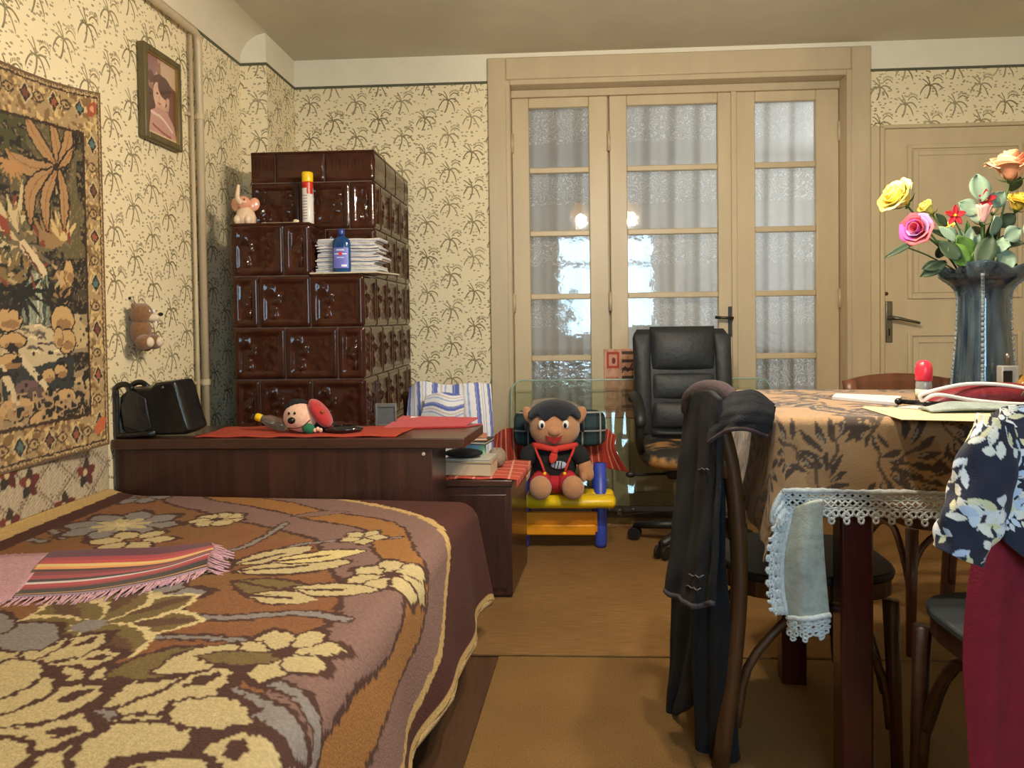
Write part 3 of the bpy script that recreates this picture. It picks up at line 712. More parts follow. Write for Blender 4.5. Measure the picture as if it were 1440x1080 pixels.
for nm, a0, a1, z0, z1, c in (('label_dot', -.18, .18, .066, .080, (206, 50, 60)), ('label_line', -.7, .7, .071, .075, (224, 224, 240)), ('label_line', -.45, .4, .086, .091, (224, 224, 240)), ('label_line', -.4, .35, .057, .060, (224, 224, 240)), ('label_stroke', .1, .7, .022, .030, (230, 232, 245))):
    MB().grid(lambda s, t, a0=a0, a1=a1, z0=z0, z1=z1: onb(-PI/2+a0+(a1-a0)*s, z0+(z1-z0)*t, .0016 if nm != 'label_dot' else .002), 8, 2).build(nm, mat('ink_%d_%d' % (c[0], c[1]), c, .5), lb, smooth=True)

# ================================================================== ON THE LEFT WALL
# ---- tapestry (woven picture), colours per vertex
ty0, ty1 = 1.28, 2.425
def tz(y): # top and bottom edge heights along the wall
    k = (y-1.96)/(2.42-1.96); top = 1.752+.04*k-.05*math.sin(PI*min(max(k, 0), 1))*.25; return .652, top
nU, nV = 330, 380
yy, tt = np.meshgrid(np.linspace(ty0, ty1, nU), np.linspace(0, 1, nV))
kk = np.clip((yy-1.96)/(2.42-1.96), 0, 1); ztop_ = 1.757+.045*kk**2; zz_ = .652+(ztop_-.652)*tt
bulge = .016+.010*np.sin(yy*9)*.5+.075*np.clip((yy-2.05)/.375, 0, 1)**2
xx = XL+bulge
pa = Paint(yy, zz_, (166, 138, 96))
jx = yy+(vnoise(yy, zz_, 120, 1)-.5)*.006; jz = zz_+(vnoise(yy, zz_, 120, 2)-.5)*.006; pa.x, pa.y = jx, jz
yi1 = 2.325; zi0, zi1 = .765, 1.652   # inner picture
inner = (jx < yi1) & (jz > zi0) & (jz < zi1-.03*(1-kk))
n1, n2, n3 = vnoise(yy, zz_, 26, 3), vnoise(yy, zz_, 60, 4), vnoise(yy*.5, zz_, 16, 5)
def PT(px, py): q = P(px, py, X=XL+.02); return (q[1], q[2])
pa.put(inner, (40, 33, 27))
pa.put(inner & (n2 > .60), (70, 62, 46)); pa.put(inner & (n1 > .68) & (zz_ > 1.25), (98, 88, 58)); pa.put(inner & (vnoise(yy, zz_, 140, 8) > .74), (128, 106, 74))
# rocks, foam, pool, cascade
def blob(px, py, rx, ry, c, a=0.0, edge=True):
    c0 = PT(px, py)
    if edge: pa.ell(c0, rx*1.12, ry*1.14, (34, 26, 22), a)
    pa.ell(c0, rx, ry, c, a)
low = inner & (zz_ < 1.08)
pa.put(low & (n3 > .35), (150, 128, 96)); pa.put(low & (n3 > .6), (186, 160, 116)); pa.put(low & (n2 > .7), (48, 38, 32))
pa.poly([PT(30, 430), PT(68, 425), PT(66, 500), PT(20, 505)], (120, 122, 104)); pa.poly([PT(34, 380), PT(64, 380), PT(64, 430), PT(30, 430)], (104, 118, 98))
for i in range(16): x = 32+i*2.1; pa.stroke([PT(x, 385), PT(x+1, 420), PT(x+.5+random.uniform(-2, 2), 455)], .0045, random.choice([(150, 158, 134), (196, 190, 160), (64, 74, 62)]))
pa.poly([PT(0, 470), PT(40, 455), PT(90, 462), PT(92, 500), PT(40, 520), PT(0, 500)], (196, 176, 138))
for i in range(46): c = (random.uniform(0, 92), random.uniform(455, 520)); pa.stroke([PT(*c), PT(c[0]+6, c[1]-1.5), PT(c[0]+12, c[1]+1)], .006, random.choice([(60, 50, 42), (226, 208, 166), (138, 120, 94), (90, 82, 74)]))
pa.poly([PT(0, 520), PT(50, 515), PT(102, 500), PT(102, 545), PT(50, 560), PT(0, 565)], (50, 52, 50))
for c in ((86, 450, .052, .042), (92, 480, .04, .035), (80, 475, .02, .03), (10, 450, .05, .03), (15, 480, .05, .022), (84, 520, .03, .022), (66, 528, .03, .018), (20, 575, .07, .03), (60, 590, .06, .03), (90, 560, .05, .028), (12, 508, .05, .02), (88, 404, .03, .05), (95, 385, .022, .04)):
    blob(c[0], c[1], c[2], c[3], (194, 156, 104)); blob(c[0]+2, c[1]+6, c[2]*.7, c[3]*.4, (150, 112, 72), 0, False)
pa.ell(PT(35, 545), .05, .02, (112, 84, 82)); pa.ell(PT(48, 552), .04, .016, (92, 70, 66))
pa.stroke([PT(28, 505), PT(45, 525), PT(66, 548)], .022, (210, 190, 150)); pa.stroke([PT(0, 520), PT(12, 545), PT(24, 580)], .026, (206, 186, 146)); blob(68, 552, .014, .016, (30, 24, 24)); blob(24, 584, .016, .016, (30, 24, 24))
pa.put(inner & (zz_ < .86) & (n2 > .55), (170, 140, 100)); pa.put(inner & (zz_ < 1.0) & (n2 > .8), (38, 30, 26))
# spiky plants at mid height
def spray(px, py, n, L, c, a0, a1, w=.016):
    for i in range(n):
        a = a0+(a1-a0)*i/(n-1)+random.uniform(-.08, .08); pa.petal(PT(px, py), a, L*random.uniform(.7, 1.1), w, c)
for s in ((20, 330, 15, .15, (200, 178, 132), 1.0, 5.2), (30, 345, 11, .12, (112, 98, 70), 0, 6), (70, 350, 11, .11, (150, 118, 76), .4, 2.8), (74, 430, 9, .09, (40, 34, 26), .3, 2.9), (28, 410, 13, .11, (30, 28, 22), 0, 6), (88, 340, 7, .10, (206, 176, 120), .8, 2.6), (8, 400, 9, .1, (128, 104, 64), .3, 2.8)):
    spray(*s)
for i in range(70):
    c = (random.uniform(0, 95), random.uniform(265, 420)); pa.petal(PT(*c), random.uniform(0, 6.3), random.uniform(.02, .05), .012, random.choice([(150, 116, 70), (86, 78, 52), (40, 34, 28), (128, 60, 44), (182, 156, 112)]))
pa.petal(PT(12, 330), 2.3, .07, .03, (140, 66, 48)); pa.stroke([PT(30, 345), PT(44, 362), PT(58, 382)], .03, (214, 190, 150)); pa.stroke([PT(28, 346), PT(42, 366), PT(56, 388)], .007, (96, 48, 36))
# large palm fronds upper right
FR = (170, 131, 88); C0 = (80, 235)
pa.stroke([PT(85, 325), PT(83, 280), PT(81, 238)], .012, FR)
for end, w_, bend in (((32, 162), .05, 4), ((70, 172), .045, -2), ((96, 180), .05, -4), ((2, 204), .055, 16), ((40, 312), .05, -20), ((64, 322), .045, -10), ((88, 320), .045, 4), ((100, 210), .03, -3)):
    a, b_ = np.array(C0, float), np.array(end, float); nrm = np.array([-(b_-a)[1], (b_-a)[0]])/np.linalg.norm(b_-a)
    mid = (a+b_)/2+nrm*bend*(-1)
    pts = [PT(*cr([a, mid, b_], i/9)) for i in range(10)]
    for i in range(9):
        f_ = math.sin(PI*(i+.8)/10); pa.put((pa.dist(pts[i:i+2]) < w_*.5*f_+.003) & inner, (44, 34, 24))
    for i in range(9):
        f_ = math.sin(PI*(i+.8)/10); pa.put((pa.dist(pts[i:i+2]) < w_*.5*f_-.003) & inner, FR)
    pa.stroke(pts[::3]+[pts[-1]], .004, (150, 100, 56))
pa.put(inner & (yy < 2.06) & (zz_ > 1.52) & (n2 > .45), (74, 72, 40)); spray(12, 225, 9, .07, (182, 134, 84), 3.4, 6.0, .012)
# outline of the picture, border bands and motifs
line = (np.abs(jx-yi1) < .005) & (jz > zi0) & (jz < zi1) | (np.abs(jz-zi0) < .005) & (jx < yi1) | (np.abs(jz-(zi1-.03*(1-kk))) < .005) & (jx < yi1)
pa.put(line, (60, 40, 28))
bd_ = ~inner & ~line
pa.put(bd_ & (vnoise(yy, zz_, 75, 9) > .62), (128, 98, 60)); pa.put(bd_ & (vnoise(yy, zz_, 90, 11) > .72), (206, 174, 118))
edge = np.minimum(np.minimum(ty1-jx, jz-.652), ztop_-jz)
pa.put((edge < .022) & (edge > .016), (64, 44, 32)); pa.put(edge < .012, (108, 82, 54)); pa.put((edge < .016) & (edge > .008) & (np.sin((yy+zz_)*420) > 0), (186, 160, 116))
def motif(c0, kind):
    ox, oz = c0
    if kind % 2 == 0:
        D = (52, 42, 34); L = (196, 172, 128); K = [(84, 108, 100), (150, 84, 56), (116, 70, 52)][(kind//2) % 3]
        pa.poly([(ox, oz+.036), (ox+.012, oz+.022), (ox+.030, oz), (ox+.010, oz-.02), (ox, oz-.036), (ox-.010, oz-.02), (ox-.030, oz), (ox-.012, oz+.022)], L); pa.poly([(ox, oz+.029), (ox+.010, oz+.016), (ox+.024, oz), (ox+.009, oz-.016), (ox, oz-.028), (ox-.009, oz-.016), (ox-.024, oz), (ox-.010, oz+.016)], D)
        for i in range(5): pa.petal((ox, oz), PI/2+i*2*PI/5, .016, .010, K)
    else:
        pa.petal((ox-.03, oz), 0, .05, .034, (72, 54, 40)); pa.petal((ox-.024, oz), 0, .038, .022, (178, 148, 102)); pa.ell((ox-.002, oz), .006, .006, (80, 58, 42)); pa.stroke([(ox-.034, oz+.02), (ox-.03, oz), (ox-.034, oz-.02)], .005, (72, 54, 40))
for i in range(13): motif((2.372, .735+i*.074), i)
for i in range(17): motif((2.31-i*.062, .712), i+1)
for i in range(17): motif((2.31-i*.062, float(1.702+.045*max(0, min(1, (2.31-i*.062-1.96)/.46))**2-.006)), i)
pa.petal((2.35, 1.71), .8, .07, .04, (158, 78, 50)); pa.ell((2.376, 1.737), .010, .010, (206, 150, 106)); pa.petal((2.345, .70), .6, .075, .045, (188, 96, 58))
kt = xx/(XL+.02)   # where the cloth stands off the wall
tap = np_grid('tapestry', np.stack([xx, yy*kt, CAMZ+(zz_-CAMZ)*kt], -1), pa.c, mat_vcol('tapestry_weave', .95, .15, .5, 420, .22, 260), solid=.006, off=1)
tag(tap, 'woven jungle waterfall tapestry with patterned border on the left wall', 'tapestry')
# ---- cream flowered hanging under the tapestry
yy, zz_ = np.meshgrid(np.linspace(1.25, 2.43, 240), np.linspace(.40, .70, 70))
pa = Paint(yy, zz_, (196, 180, 152))
pa.put((np.sin(yy*520) * np.sin(zz_*520+yy*120) > .15), (168, 150, 122))
dg = np.abs(((yy-1.9)*.75+zz_*1.0) % .13-.065); dg2 = np.abs(((yy-1.9)*.75-zz_*1.0) % .13-.065)
pa.put((dg < .0035) | (dg2 < .0035), (150, 132, 108)); pa.put(((dg < .02) | (dg2 < .02)) & (np.sin(yy*330)*np.sin(zz_*330) > .55), (92, 74, 60))
for (a, b_) in ((40, 680), (118, 665), (90, 712), (10, 738), (8, 668), (60, 740), (130, 735)):
    q = P(a, b_, X=XL+.006); c0 = (q[1], q[2])
    for k in range(5): pa.petal(c0, .3+k*1.25, .048, .030, ((104, 40, 34), (64, 48, 36), (118, 52, 38), (50, 44, 36), (90, 40, 34))[k])
    pa.ell((c0[0]-.006, c0[1]+.002), .011, .011, (206, 182, 138))
hg = np_grid('wall_hanging', np.stack([np.full_like(yy, XL+.008)+.004*np.sin(yy*14), yy, zz_], -1), pa.c, mat_vcol('hanging_weave', .95, .1, .6, 300, .15, 200), solid=.003, off=1)
tag(hg, 'cream hanging with dark red flowers below the tapestry', 'wall hanging')
# ---- framed portrait photo
fy0, fy1, fz0, fz1 = 2.682, 2.955, 1.722, 2.068
pf = thing('picture_frame', 'olive wooden frame with an old portrait photo of a child', 'picture', (XL, (fy0+fy1)/2, fz0))
M_FR = mat_wood('frame_wood', (74, 62, 38), (110, 94, 58), .45, 'Z', 9); M_GOLD = mat('frame_gold', (158, 132, 74), .35, metal=.4)
fwid = .026; T0, T1 = XL+.004, XL+.034
for a, b_ in (((fy0, fz0), (fy0+fwid, fz1)), ((fy1-fwid, fz0), (fy1, fz1)), ((fy0+fwid, fz0), (fy1-fwid, fz0+fwid)), ((fy0+fwid, fz1-fwid), (fy1-fwid, fz1))):
    MB().box((T0, a[0], a[1]), (T1, b_[0], b_[1])).build('frame_bar', M_FR, pf, bevel=.006)
gl = MB(); g = .022
for a, b_ in (((fy0+g, fz0+g), (fy0+g+.006, fz1-g)), ((fy1-g-.006, fz0+g), (fy1-g, fz1-g)), ((fy0+g, fz0+g), (fy1-g, fz0+g+.006)), ((fy0+g, fz1-g-.006), (fy1-g, fz1-g))): gl.box((T0, a[0], a[1]), (T1-.004, b_[0], b_[1]))
gl.build('gilt_slip', M_GOLD, pf)
a0, a1, b0, b1 = fy0+fwid, fy1-fwid, fz0+fwid, fz1-fwid
yy, zz_ = np.meshgrid(np.linspace(a0, a1, 90), np.linspace(b0, b1, 120)); u_ = (yy-a0)/(a1-a0); v_ = (zz_-b0)/(b1-b0)
pa = Paint(u_, v_, (158, 112, 96)); n_ = vnoise(u_, v_, 9, 21)
pa.put(n_ > .55, (196, 158, 138)); pa.poly([(0, 0), (.3, 0), (.3, .55), (0, .6)], (86, 50, 46)); pa.poly([(.72, .2), (1, .1), (1, .8), (.8, .75)], (112, 66, 56)); pa.poly([(.5, .8), (1, .7), (1, 1), (.5, 1)], (206, 172, 140)); pa.ell((.2, .86), .16, .12, (150, 108, 112)); pa.ell((.18, .72), .1, .08, (110, 66, 60))
pa.ell((.5, .60), .26, .21, (84, 46, 40)); pa.ell((.45, .53), .21, .18, (224, 178, 152)); pa.ell((.62, .66), .22, .14, (86, 46, 40)); pa.ell((.40, .74), .16, .05, (94, 54, 46), .2); pa.ell((.72, .5), .05, .06, (216, 164, 138))
for cx_ in (.37, .52): pa.ell((cx_, .55), .025, .014, (60, 34, 34))
pa.ell((.44, .49), .02, .03, (206, 152, 128)); pa.ell((.44, .43), .06, .014, (176, 96, 88))
pa.poly([(.36, .42), (.6, .42), (.62, .3), (.36, .3)], (214, 164, 142)); pa.poly([(.08, .04), (.16, .3), (.38, .38), (.7, .36), (.92, .22), (1, .04)], (198, 146, 136))
pa.stroke([(.16, .28), (.5, .26), (.85, .14)], .035, (230, 200, 184)); pa.stroke([(.2, .13), (.5, .08), (.8, .05)], .03, (150, 70, 70)); pa.put(v_ < .04, (222, 196, 160))
np_grid('photo', np.stack([np.full_like(yy, XL+.02), yy, zz_], -1), pa.c, mat_vcol('photo_print', .25, 0, 0, 10, .06, 50, coat=.6), pf)
# ---- plush beaver hung on the wall
o0 = P(201, 463, X=XL+.05); oy, oz = o0[1], o0[2]; ox = XL+.045
ot = thing('plush_beaver', 'small brown plush beaver with pale snout hanging on the wallpaper', 'plush toy', (XL, oy, oz-.07))
M_PB = mat('plush_brown', (134, 92, 54), .95, var=.2, scale=90, bump=.5, bscale=300, sheen=.5); M_PW = mat('plush_cream', (226, 206, 180), .95, var=.1, scale=90, bump=.4, bscale=300); M_BLK = mat('gloss_black', (16, 15, 15), .25)
MB().ell((ox, oy-.005, oz-.005), (.036, .036, .05)).build('body', M_PB, ot, smooth=True)
h = MB().ell((ox+.004, oy-.004, oz+.052), (.038, .040, .040)).build('head', M_PB, ot, smooth=True)
MB().ell((ox+.034, oy+.008, oz+.040), (.026, .024, .016), (0, 0, .3)).build('snout', M_PW, h, smooth=True)
MB().ell((ox+.060, oy+.020, oz+.052), (.008, .009, .007), nu=10, nv=7).build('nose', M_BLK, h, smooth=True)
for s in (-1, 1): MB().ell((ox+.034, oy+.004+s*.016, oz+.062), (.006, .006, .008), nu=10, nv=7).build('eye', mat('eye_white', (235, 235, 232), .3), h, smooth=True)
for s in (-1, 1): MB().ell((ox-.004, oy-.004+s*.036, oz+.082), (.008, .011, .011)).build('ear', M_PB, h, smooth=True)
MB().box((ox+.046, oy+.004, oz+.008), (ox+.050, oy+.016, oz+.028)).build('tooth', mat('eye_white', (235, 235, 232), .3), h, bevel=.002)
for s in (-1, 1):
    ft = MB().ell((ox+.03, oy-.006+s*.032, oz-.045), (.030, .030, .027)).build('foot', M_PB, ot, smooth=True)
    MB().ell((ox+.052, oy-.009+s*.032, oz-.045), (.011, .019, .018)).build('sole', M_PW, ft, smooth=True)
MB().ell((ox-.01, oy+.05, oz-.05), (.018, .026, .03)).build('tail', mat('plush_dark', (104, 64, 38), .95, var=.2, scale=90), ot, smooth=True)
MB().tube([(ox-.01, oy, oz+.085), (XL+.004, oy+.002, oz+.108)], .0012, 5).ell((XL+.004, oy+.002, oz+.11), (.005, .005, .005), nu=8, nv=6).build('hanging_loop', M_DARKSTEEL, ot)

# ================================================================== BED, HEADBOARD, NIGHTSTAND
M_DW = mat_wood('dark_veneer', (38, 20, 15), (76, 44, 32), .34, 'Z', 5, .25)
M_DWX = mat_wood('dark_veneer_flat', (44, 25, 19), (80, 50, 38), .3, 'X', 5, .25)
hb = thing('headboard_unit', 'long dark veneer headboard shelf at the head of the bed', 'headboard', (-.95, 2.62, 0))
MB().box((-1.49, 2.472, .03), (-.412, 2.492, .625)).build('front_panel', M_DW, hb, bevel=.002)
MB().box((-1.49, 2.492, .03), (-1.47, 2.78, .625)).build('side_panel', M_DW, hb, bevel=.002)
MB().box((-.432, 2.492, .03), (-.412, 2.78, .625)).build('side_panel', M_DW, hb, bevel=.002)
MB().box((-1.47, 2.76, .03), (-.432, 2.776, .625)).build('back_panel', M_DW, hb)
MB().prism([(-1.495, 2.462), (-.304, 2.462), (-.272, 2.782), (-1.495, 2.782)], .626, .66).build('top_board', M_DWX, hb, bevel=.003)
sub(MB().lathe([(.006, 0), (.006, .004), (.003, .005)], (0, 0, 0), 10, M=Matrix.Translation((-.44, 2.472, .607)) @ Matrix.Rotation(PI/2, 4, 'X')).build('screw_cap', mat('pale_plastic', (190, 180, 168), .5), hb), 'small pale screw cap')
ns = thing('nightstand', 'low dark veneer nightstand beside the headboard', 'nightstand', (-.35, 2.98, 0), -.10)
nsq = [(-.56, 2.79), (-.172, 2.79), (-.132, 3.18), (-.56, 3.18)]
MB().prism(nsq, .022, .428).build('body', M_DW, ns, bevel=.003)
MB().prism([(x+(0.004 if x > -.3 else 0), y-(.006 if y < 3 else 0)) for x, y in nsq], .4285, .452).build('top_board', M_DWX, ns, bevel=.003)
MB().box((-.55, 2.781, .05), (-.19, 2.789, .40)).build('drawer_front', M_DW, ns, bevel=.003)
for x, y in ((-.53, 2.83), (-.21, 2.83), (-.53, 3.14), (-.19, 3.14)): MB().box((x-.02, y-.02, 0), (x+.02, y+.02, .022)).build('foot', M_DW, ns)

BO = (-.268, 2.455); BR = -.078
bed = thing('bed', 'low bed with dark wooden side rail and legs', 'bed', (BO[0], BO[1], 0), BR)
cb, sb_ = math.cos(BR), math.sin(BR)
def bw(x, y): return (BO[0]+x-y*sb_, BO[1]+y*cb)       # bed local -> world
def bl(X, Y): y = (Y-BO[1])/cb; return (X-BO[0]+y*sb_, y)
def xleft(y): # bed-local x of the wall
    return XL+.012-BO[0]+y*sb_
LEN = 1.9
mt = [bw(-.02, -.01), bw(xleft(-.01)+.03, -.01), bw(xleft(-LEN)+.03, -LEN), bw(-.02, -LEN)]
MB().prism(mt[::-1], .22, .425).build('mattress', mat('ticking', (150, 120, 96), .9), bed, bevel=.03)
rl = [bw(-.035, -.02), bw(-.035, -LEN), bw(-.010, -LEN), bw(-.010, -.02)]
MB().prism(rl[::1], .10, .219).build('side_rail', M_DWX, bed, bevel=.003)
for x, y in ((-.075, -.27), (-.075, -1.7), (-.98, -.27), (-.98, -1.7)):
    a = bw(x, y); MB().box((a[0]-.022, a[1]-.022, 0), (a[0]+.022, a[1]+.022, .215)).build('leg', M_DW, bed, bevel=.003)
# blanket: unrolled coordinates a (across, >0 hangs over the side) and b (along, 0 at the head)
DROP = .285
def blanket_pos(a, b):
    xl = np.vectorize(xleft)(b); R = .05
    top = .452+.022*np.clip(-a, 0, 1)+.006*np.sin(a*5+b*3)*np.sin(b*4.3)+.03*np.clip((-a-1.08)/.15, 0, 1)**2
    arc = R*PI/2
    th = np.clip((a+R)/arc, 0, 1)*PI/2
    x = np.where(a < -R, np.maximum(a, xl+.0), -R+R*np.sin(th))
    dz = np.where(a < -R, 0, R*(1-np.cos(th)))
    dn = np.clip(a+R-arc, 0, 9)
    x = x+dn*(.16+.05*np.sin(b*9)+.04*np.sin(b*17+1)); z = top-dz-dn
    # soft corner at the head, nearer the side
    hd_ = np.clip(1+b/.06, 0, 1); z = z-.02*hd_**2
    X = BO[0]+x-b*sb_; Y = BO[1]+b*cb
    return np.stack([X, Y, z], -1)
a_, b_ = np.meshgrid(np.linspace(-1.235, DROP, 330), np.linspace(-.004, -LEN, 400))
pos = blanket_pos(a_, b_)
qa = np.floor(a_/.0045)*.0045+(vnoise(a_, b_, 90, 31)-.5)*.012; qb = b_+(vnoise(a_, b_, 110, 32)-.5)*.012
OR, MAU, DK, CRM, GRY, OLV, TAN = (130, 86, 53), (124, 95, 87), (72, 44, 36), (186, 168, 124), (132, 124, 120), (112, 94, 56), (188, 156, 100)
pa = Paint(qa, qb, OR)
nz = vnoise(a_, b_, 7, 33); pa.put(nz > .58, (124, 86, 48)); pa.put(nz < .3, (128, 82, 52))
def PB(px, py, z=.452): q = P(px, py, Z=z); return bl(q[0], q[1])
LINE = [(-.70, .08), (-.53, .0), (-.33, -.10), (-.12, -.25), (0, -.42), (.10, -.56), (.18, -.72), (.225, -1.0), (.24, -1.4), (.24, -2.0)]
LN = [tuple(cr(LINE, i/40)) for i in range(41)]
D = pa.dist(LN)
poly = np.array(LN+[(-3, -2.0), (-3, .08)])
ins = np.zeros(qa.shape, bool)
for (ax, ay), (bx_, by_) in zip(poly, np.roll(poly, -1, 0)):
    if ay == by_: continue
    ins ^= ((ay > qb) != (by_ > qb)) & (qa < (bx_-ax)*(qb-ay)/(by_-ay)+ax)
wv = D+(vnoise(a_, b_, 5, 34)-.5)*.05
pa.put(ins & (wv < .34), DK); pa.put(ins & (wv < .325), MAU); pa.put(ins & (wv < .215), DK); pa.put(ins & (wv < .203), (146, 100, 52)); pa.put(ins & (wv < .115), DK); pa.put(ins & (wv < .105), MAU)
pa.put(~ins, (72, 34, 26)); pa.put(D < .011, TAN)
# flowers, leaves and stems of the weave, placed where they lie on the bed
def stem(pts, w, c=GRY, o=True):
    p = [PB(*q) for q in pts]
    if o: pa.stroke(p, w+.016, DK)
    pa.stroke(p, w, c)
stem([(235, 885), (330, 884), (420, 874), (485, 880)], .022); stem([(205, 915), (270, 913), (350, 916)], .014)
stem([(275, 957), (350, 962), (410, 985), (460, 1020), (480, 1080)], .020); stem([(245, 972), (330, 995), (400, 1025), (432, 1045)], .036); stem([(275, 1045), (350, 1070), (420, 1120)], .018)
stem([(300, 790), (350, 775), (400, 745)], .014); stem([(520, 830), (545, 815)], .012); stem([(360, 790), (440, 772), (560, 765)], .012); stem([(0, 765), (30, 775), (60, 780)], .02); stem([(50, 757), (75, 765), (85, 775)], .016)
stem([(640, 1180), (560, 1130), (470, 1120)], .03); stem([(120, 1150), (260, 1130), (380, 1180)], .03)
def fl(px, py, r, n, c, **k): pa.flower(PB(px, py), r, n, c, **k)
fl(170, 752, .15, 8, GRY, outline=DK, rot=.2, width=.55, centre=(206, 186, 140)); fl(170, 752, .08, 8, CRM, rot=.6, width=.4)
fl(305, 740, .075, 7, CRM, outline=DK, width=.75, centre=DK); fl(200, 712, .09, 7, GRY, outline=DK, width=.6); fl(185, 773, .10, 6, CRM, outline=DK, rot=.3, width=.6)
fl(548, 815, .10, 7, CRM, outline=DK, rot=.1, width=.62, centre=DK, cr_=.2); fl(510, 765, .06, 5, CRM, outline=DK, rot=0, width=.7)
fl(392, 933, .105, 7, CRM, outline=DK, rot=.35, width=.62, centre=DK, cr_=.26)
# lily-like blossom in the middle
for px, py, a, L, W_, c in ((330, 815, .35, .26, .10, CRM), (330, 805, .9, .2, .09, CRM), (320, 812, 2.6, .14, .08, OLV), (330, 830, -.35, .22, .10, OLV), (400, 840, .1, .20, .075, CRM), (300, 815, 3.6, .16, .08, CRM), (350, 850, -.1, .15, .07, CRM), (380, 800, .45, .22, .08, (206, 186, 130))):
    pa.petal(PB(px, py), a, L*1.08, W_*1.3, DK, off=-.012); pa.petal(PB(px, py), a, L, W_, c)
    pa.stroke([PB(px, py), (PB(px, py)[0]+L*.6*math.cos(a), PB(px, py)[1]+L*.6*math.sin(a))], .012, DK)
# grey blossom below the striped mat, olive outlined blossom, big cream blossoms
fl(190, 862, .13, 6, GRY, outline=DK, rot=.5, width=.7); fl(190, 862, .06, 6, CRM, rot=.1, width=.5)
c0 = PB(125, 897)
for i in range(8):
    a = i*PI/4+.15; L = .20; pa.petal(c0, a, L*1.06, .135, (206, 186, 138)); pa.petal(c0, a, L, .105, OLV); pa.petal(c0, a, L*.75, .04, (92, 66, 48), off=.05)
pa.ell(c0, .03, .03, GRY)
for px, py, r, n, rot in ((118, 1032, .21, 9, .2), (20, 960, .15, 8, .4), (-60, 1050, .18, 8, .1), (300, 1170, .2, 9, .5)):
    fl(px, py, r, n, CRM, outline=DK, rot=rot, width=.62, off=.14); pc = PB(px, py)
    for i in range(n): pa.petal(pc, rot+2*PI*i/n, r*.28, r*.16, DK, off=r*.66)
    pa.ell(pc, r*.2, r*.2, DK); pa.ell(pc, r*.17, r*.17, GRY)
for px, py, a, L, W_, c in ((150, 965, .5, .18, .11, OLV), (215, 965, .9, .14, .09, CRM), (280, 940, 0., .14, .05, OLV), (60, 930, 2.5, .18, .1, GRY), (10, 905, 2.8, .2, .1, GRY), (240, 1005, -.3, .15, .08, CRM), (30, 840, 3.0, .16, .07, CRM), (0, 1000, 2.2, .16, .1, CRM), (60, 715, .2, .2, .06, (166, 132, 96)), (410, 735, .3, .16, .05, MAU)):
    pa.petal(PB(px, py), a, L*1.08, W_*1.25, DK, off=-.008); pa.petal(PB(px, py), a, L, W_, c)
xlw = np.vectorize(xleft)(b_); dw = a_-xlw
pa.put(dw < .10, (72, 36, 28)); pa.put(dw < .045, TAN); pa.put(a_ > DROP-.022, TAN)
bk = np_grid('bed_blanket', pos, pa.c, mat_vcol('wool_weave', .97, .0, .7, 200, .42, 130), solid=.010, off=-1)
tag(bk, 'brown woollen blanket woven with large cream flowers covering the bed', 'blanket')
hem = [tuple(blanket_pos(np.array([DROP]), np.array([-.02-i*.05]))[0]) for i in range(38)]
hm = MB().tube([(p[0]+.002*math.sin(i*2.1), p[1], p[2]-.004) for i, p in enumerate(hem)], .012, 8).build('hem', mat('wool_hem', (178, 152, 106), .97, var=.2, scale=120, bump=.6, bscale=250), bk, smooth=True)

# ---- striped little rug on the bed
def bz(x, y): # height of the blanket at a world point
    a, b = bl(x, y); return float(blanket_pos(np.array([a]), np.array([b]))[0][2])
def PS(px, py, lift):
    q = P(px, py, Z=.47)
    return np.array([q[0], q[1], bz(q[0], q[1])+lift])
ctrl = [[PS(72, 786, .014), PS(150, 784, .022), PS(225, 776, .016), PS(297, 764, .010)],
        [PS(50, 806, .014), PS(140, 804, .016), PS(230, 794, .012), PS(300, 782, .026)],
        [PS(30, 832, .012), PS(130, 826, .014), PS(225, 812, .020), PS(294, 794, .030)],
        [PS(17, 850, .016), PS(125, 845, .018), PS(222, 830, .022), PS(290, 808, .018)]]
pg = patch(ctrl, 60, 130); t_ = np.linspace(0, 1, 130)
stripes = [(0, (92, 30, 52)), (.16, (168, 48, 58)), (.24, (196, 62, 62)), (.30, (232, 200, 120)), (.35, (240, 160, 90)), (.40, (58, 34, 34)), (.44, (128, 44, 52)), (.50, (170, 64, 68)), (.56, (60, 40, 42)), (.61, (222, 208, 206)), (.65, (184, 60, 66)), (.72, (150, 44, 50)), (.77, (50, 36, 32)), (.90, (206, 150, 80)), (.925, (60, 40, 36)), (.96, (160, 130, 150))]
cl = np.zeros((130, 60, 3))
for j in range(130):
    c = [s[1] for s in stripes if s[0] <= t_[j]+1e-6][-1]; cl[j, :] = lin(c)
rg = thing('striped_rug', 'small red and black striped woven rug with pink fringe on the bed', 'rug', tuple(pg[65, 30]))
np_grid('woven_field', pg, cl, mat_vcol('stripe_weave', .95, .2, .5, 350, .15, 200), rg, solid=.004)
ctrl = [[PS(-30, 792, .010), PS(20, 790, .012), PS(73, 787, .013)], [PS(-50, 860, .010), PS(-20, 858, .012), PS(18, 850, .014)]]
pk = mat('pink_wool', (206, 160, 170), .95, var=.15, scale=120, bump=.5, bscale=300)
pp_ = patch(ctrl, 14, 10); np_grid('pink_end', pp_, None, pk, rg, solid=.004)
fr = MB()
def fringe(p, d, L, n_=3):
    p = Vector(p); d = Vector(d); pts = [p]
    for k in range(n_): pts.append(pts[-1]+d*(L/n_)+Vector((random.uniform(-.004, .004), random.uniform(-.004, .004), 0)))
    pts = [Vector((q.x, q.y, max(min(q.z, p.z), bz(q.x, q.y)+.004))) for q in pts]
    fr.tube([tuple(q) for q in pts], [.0024]*len(pts), 4)
for j in range(0, 130, 3): fringe(pg[j, -1], Vector((1, random.uniform(-.5, .1), -.25)).normalized(), random.uniform(.035, .06))
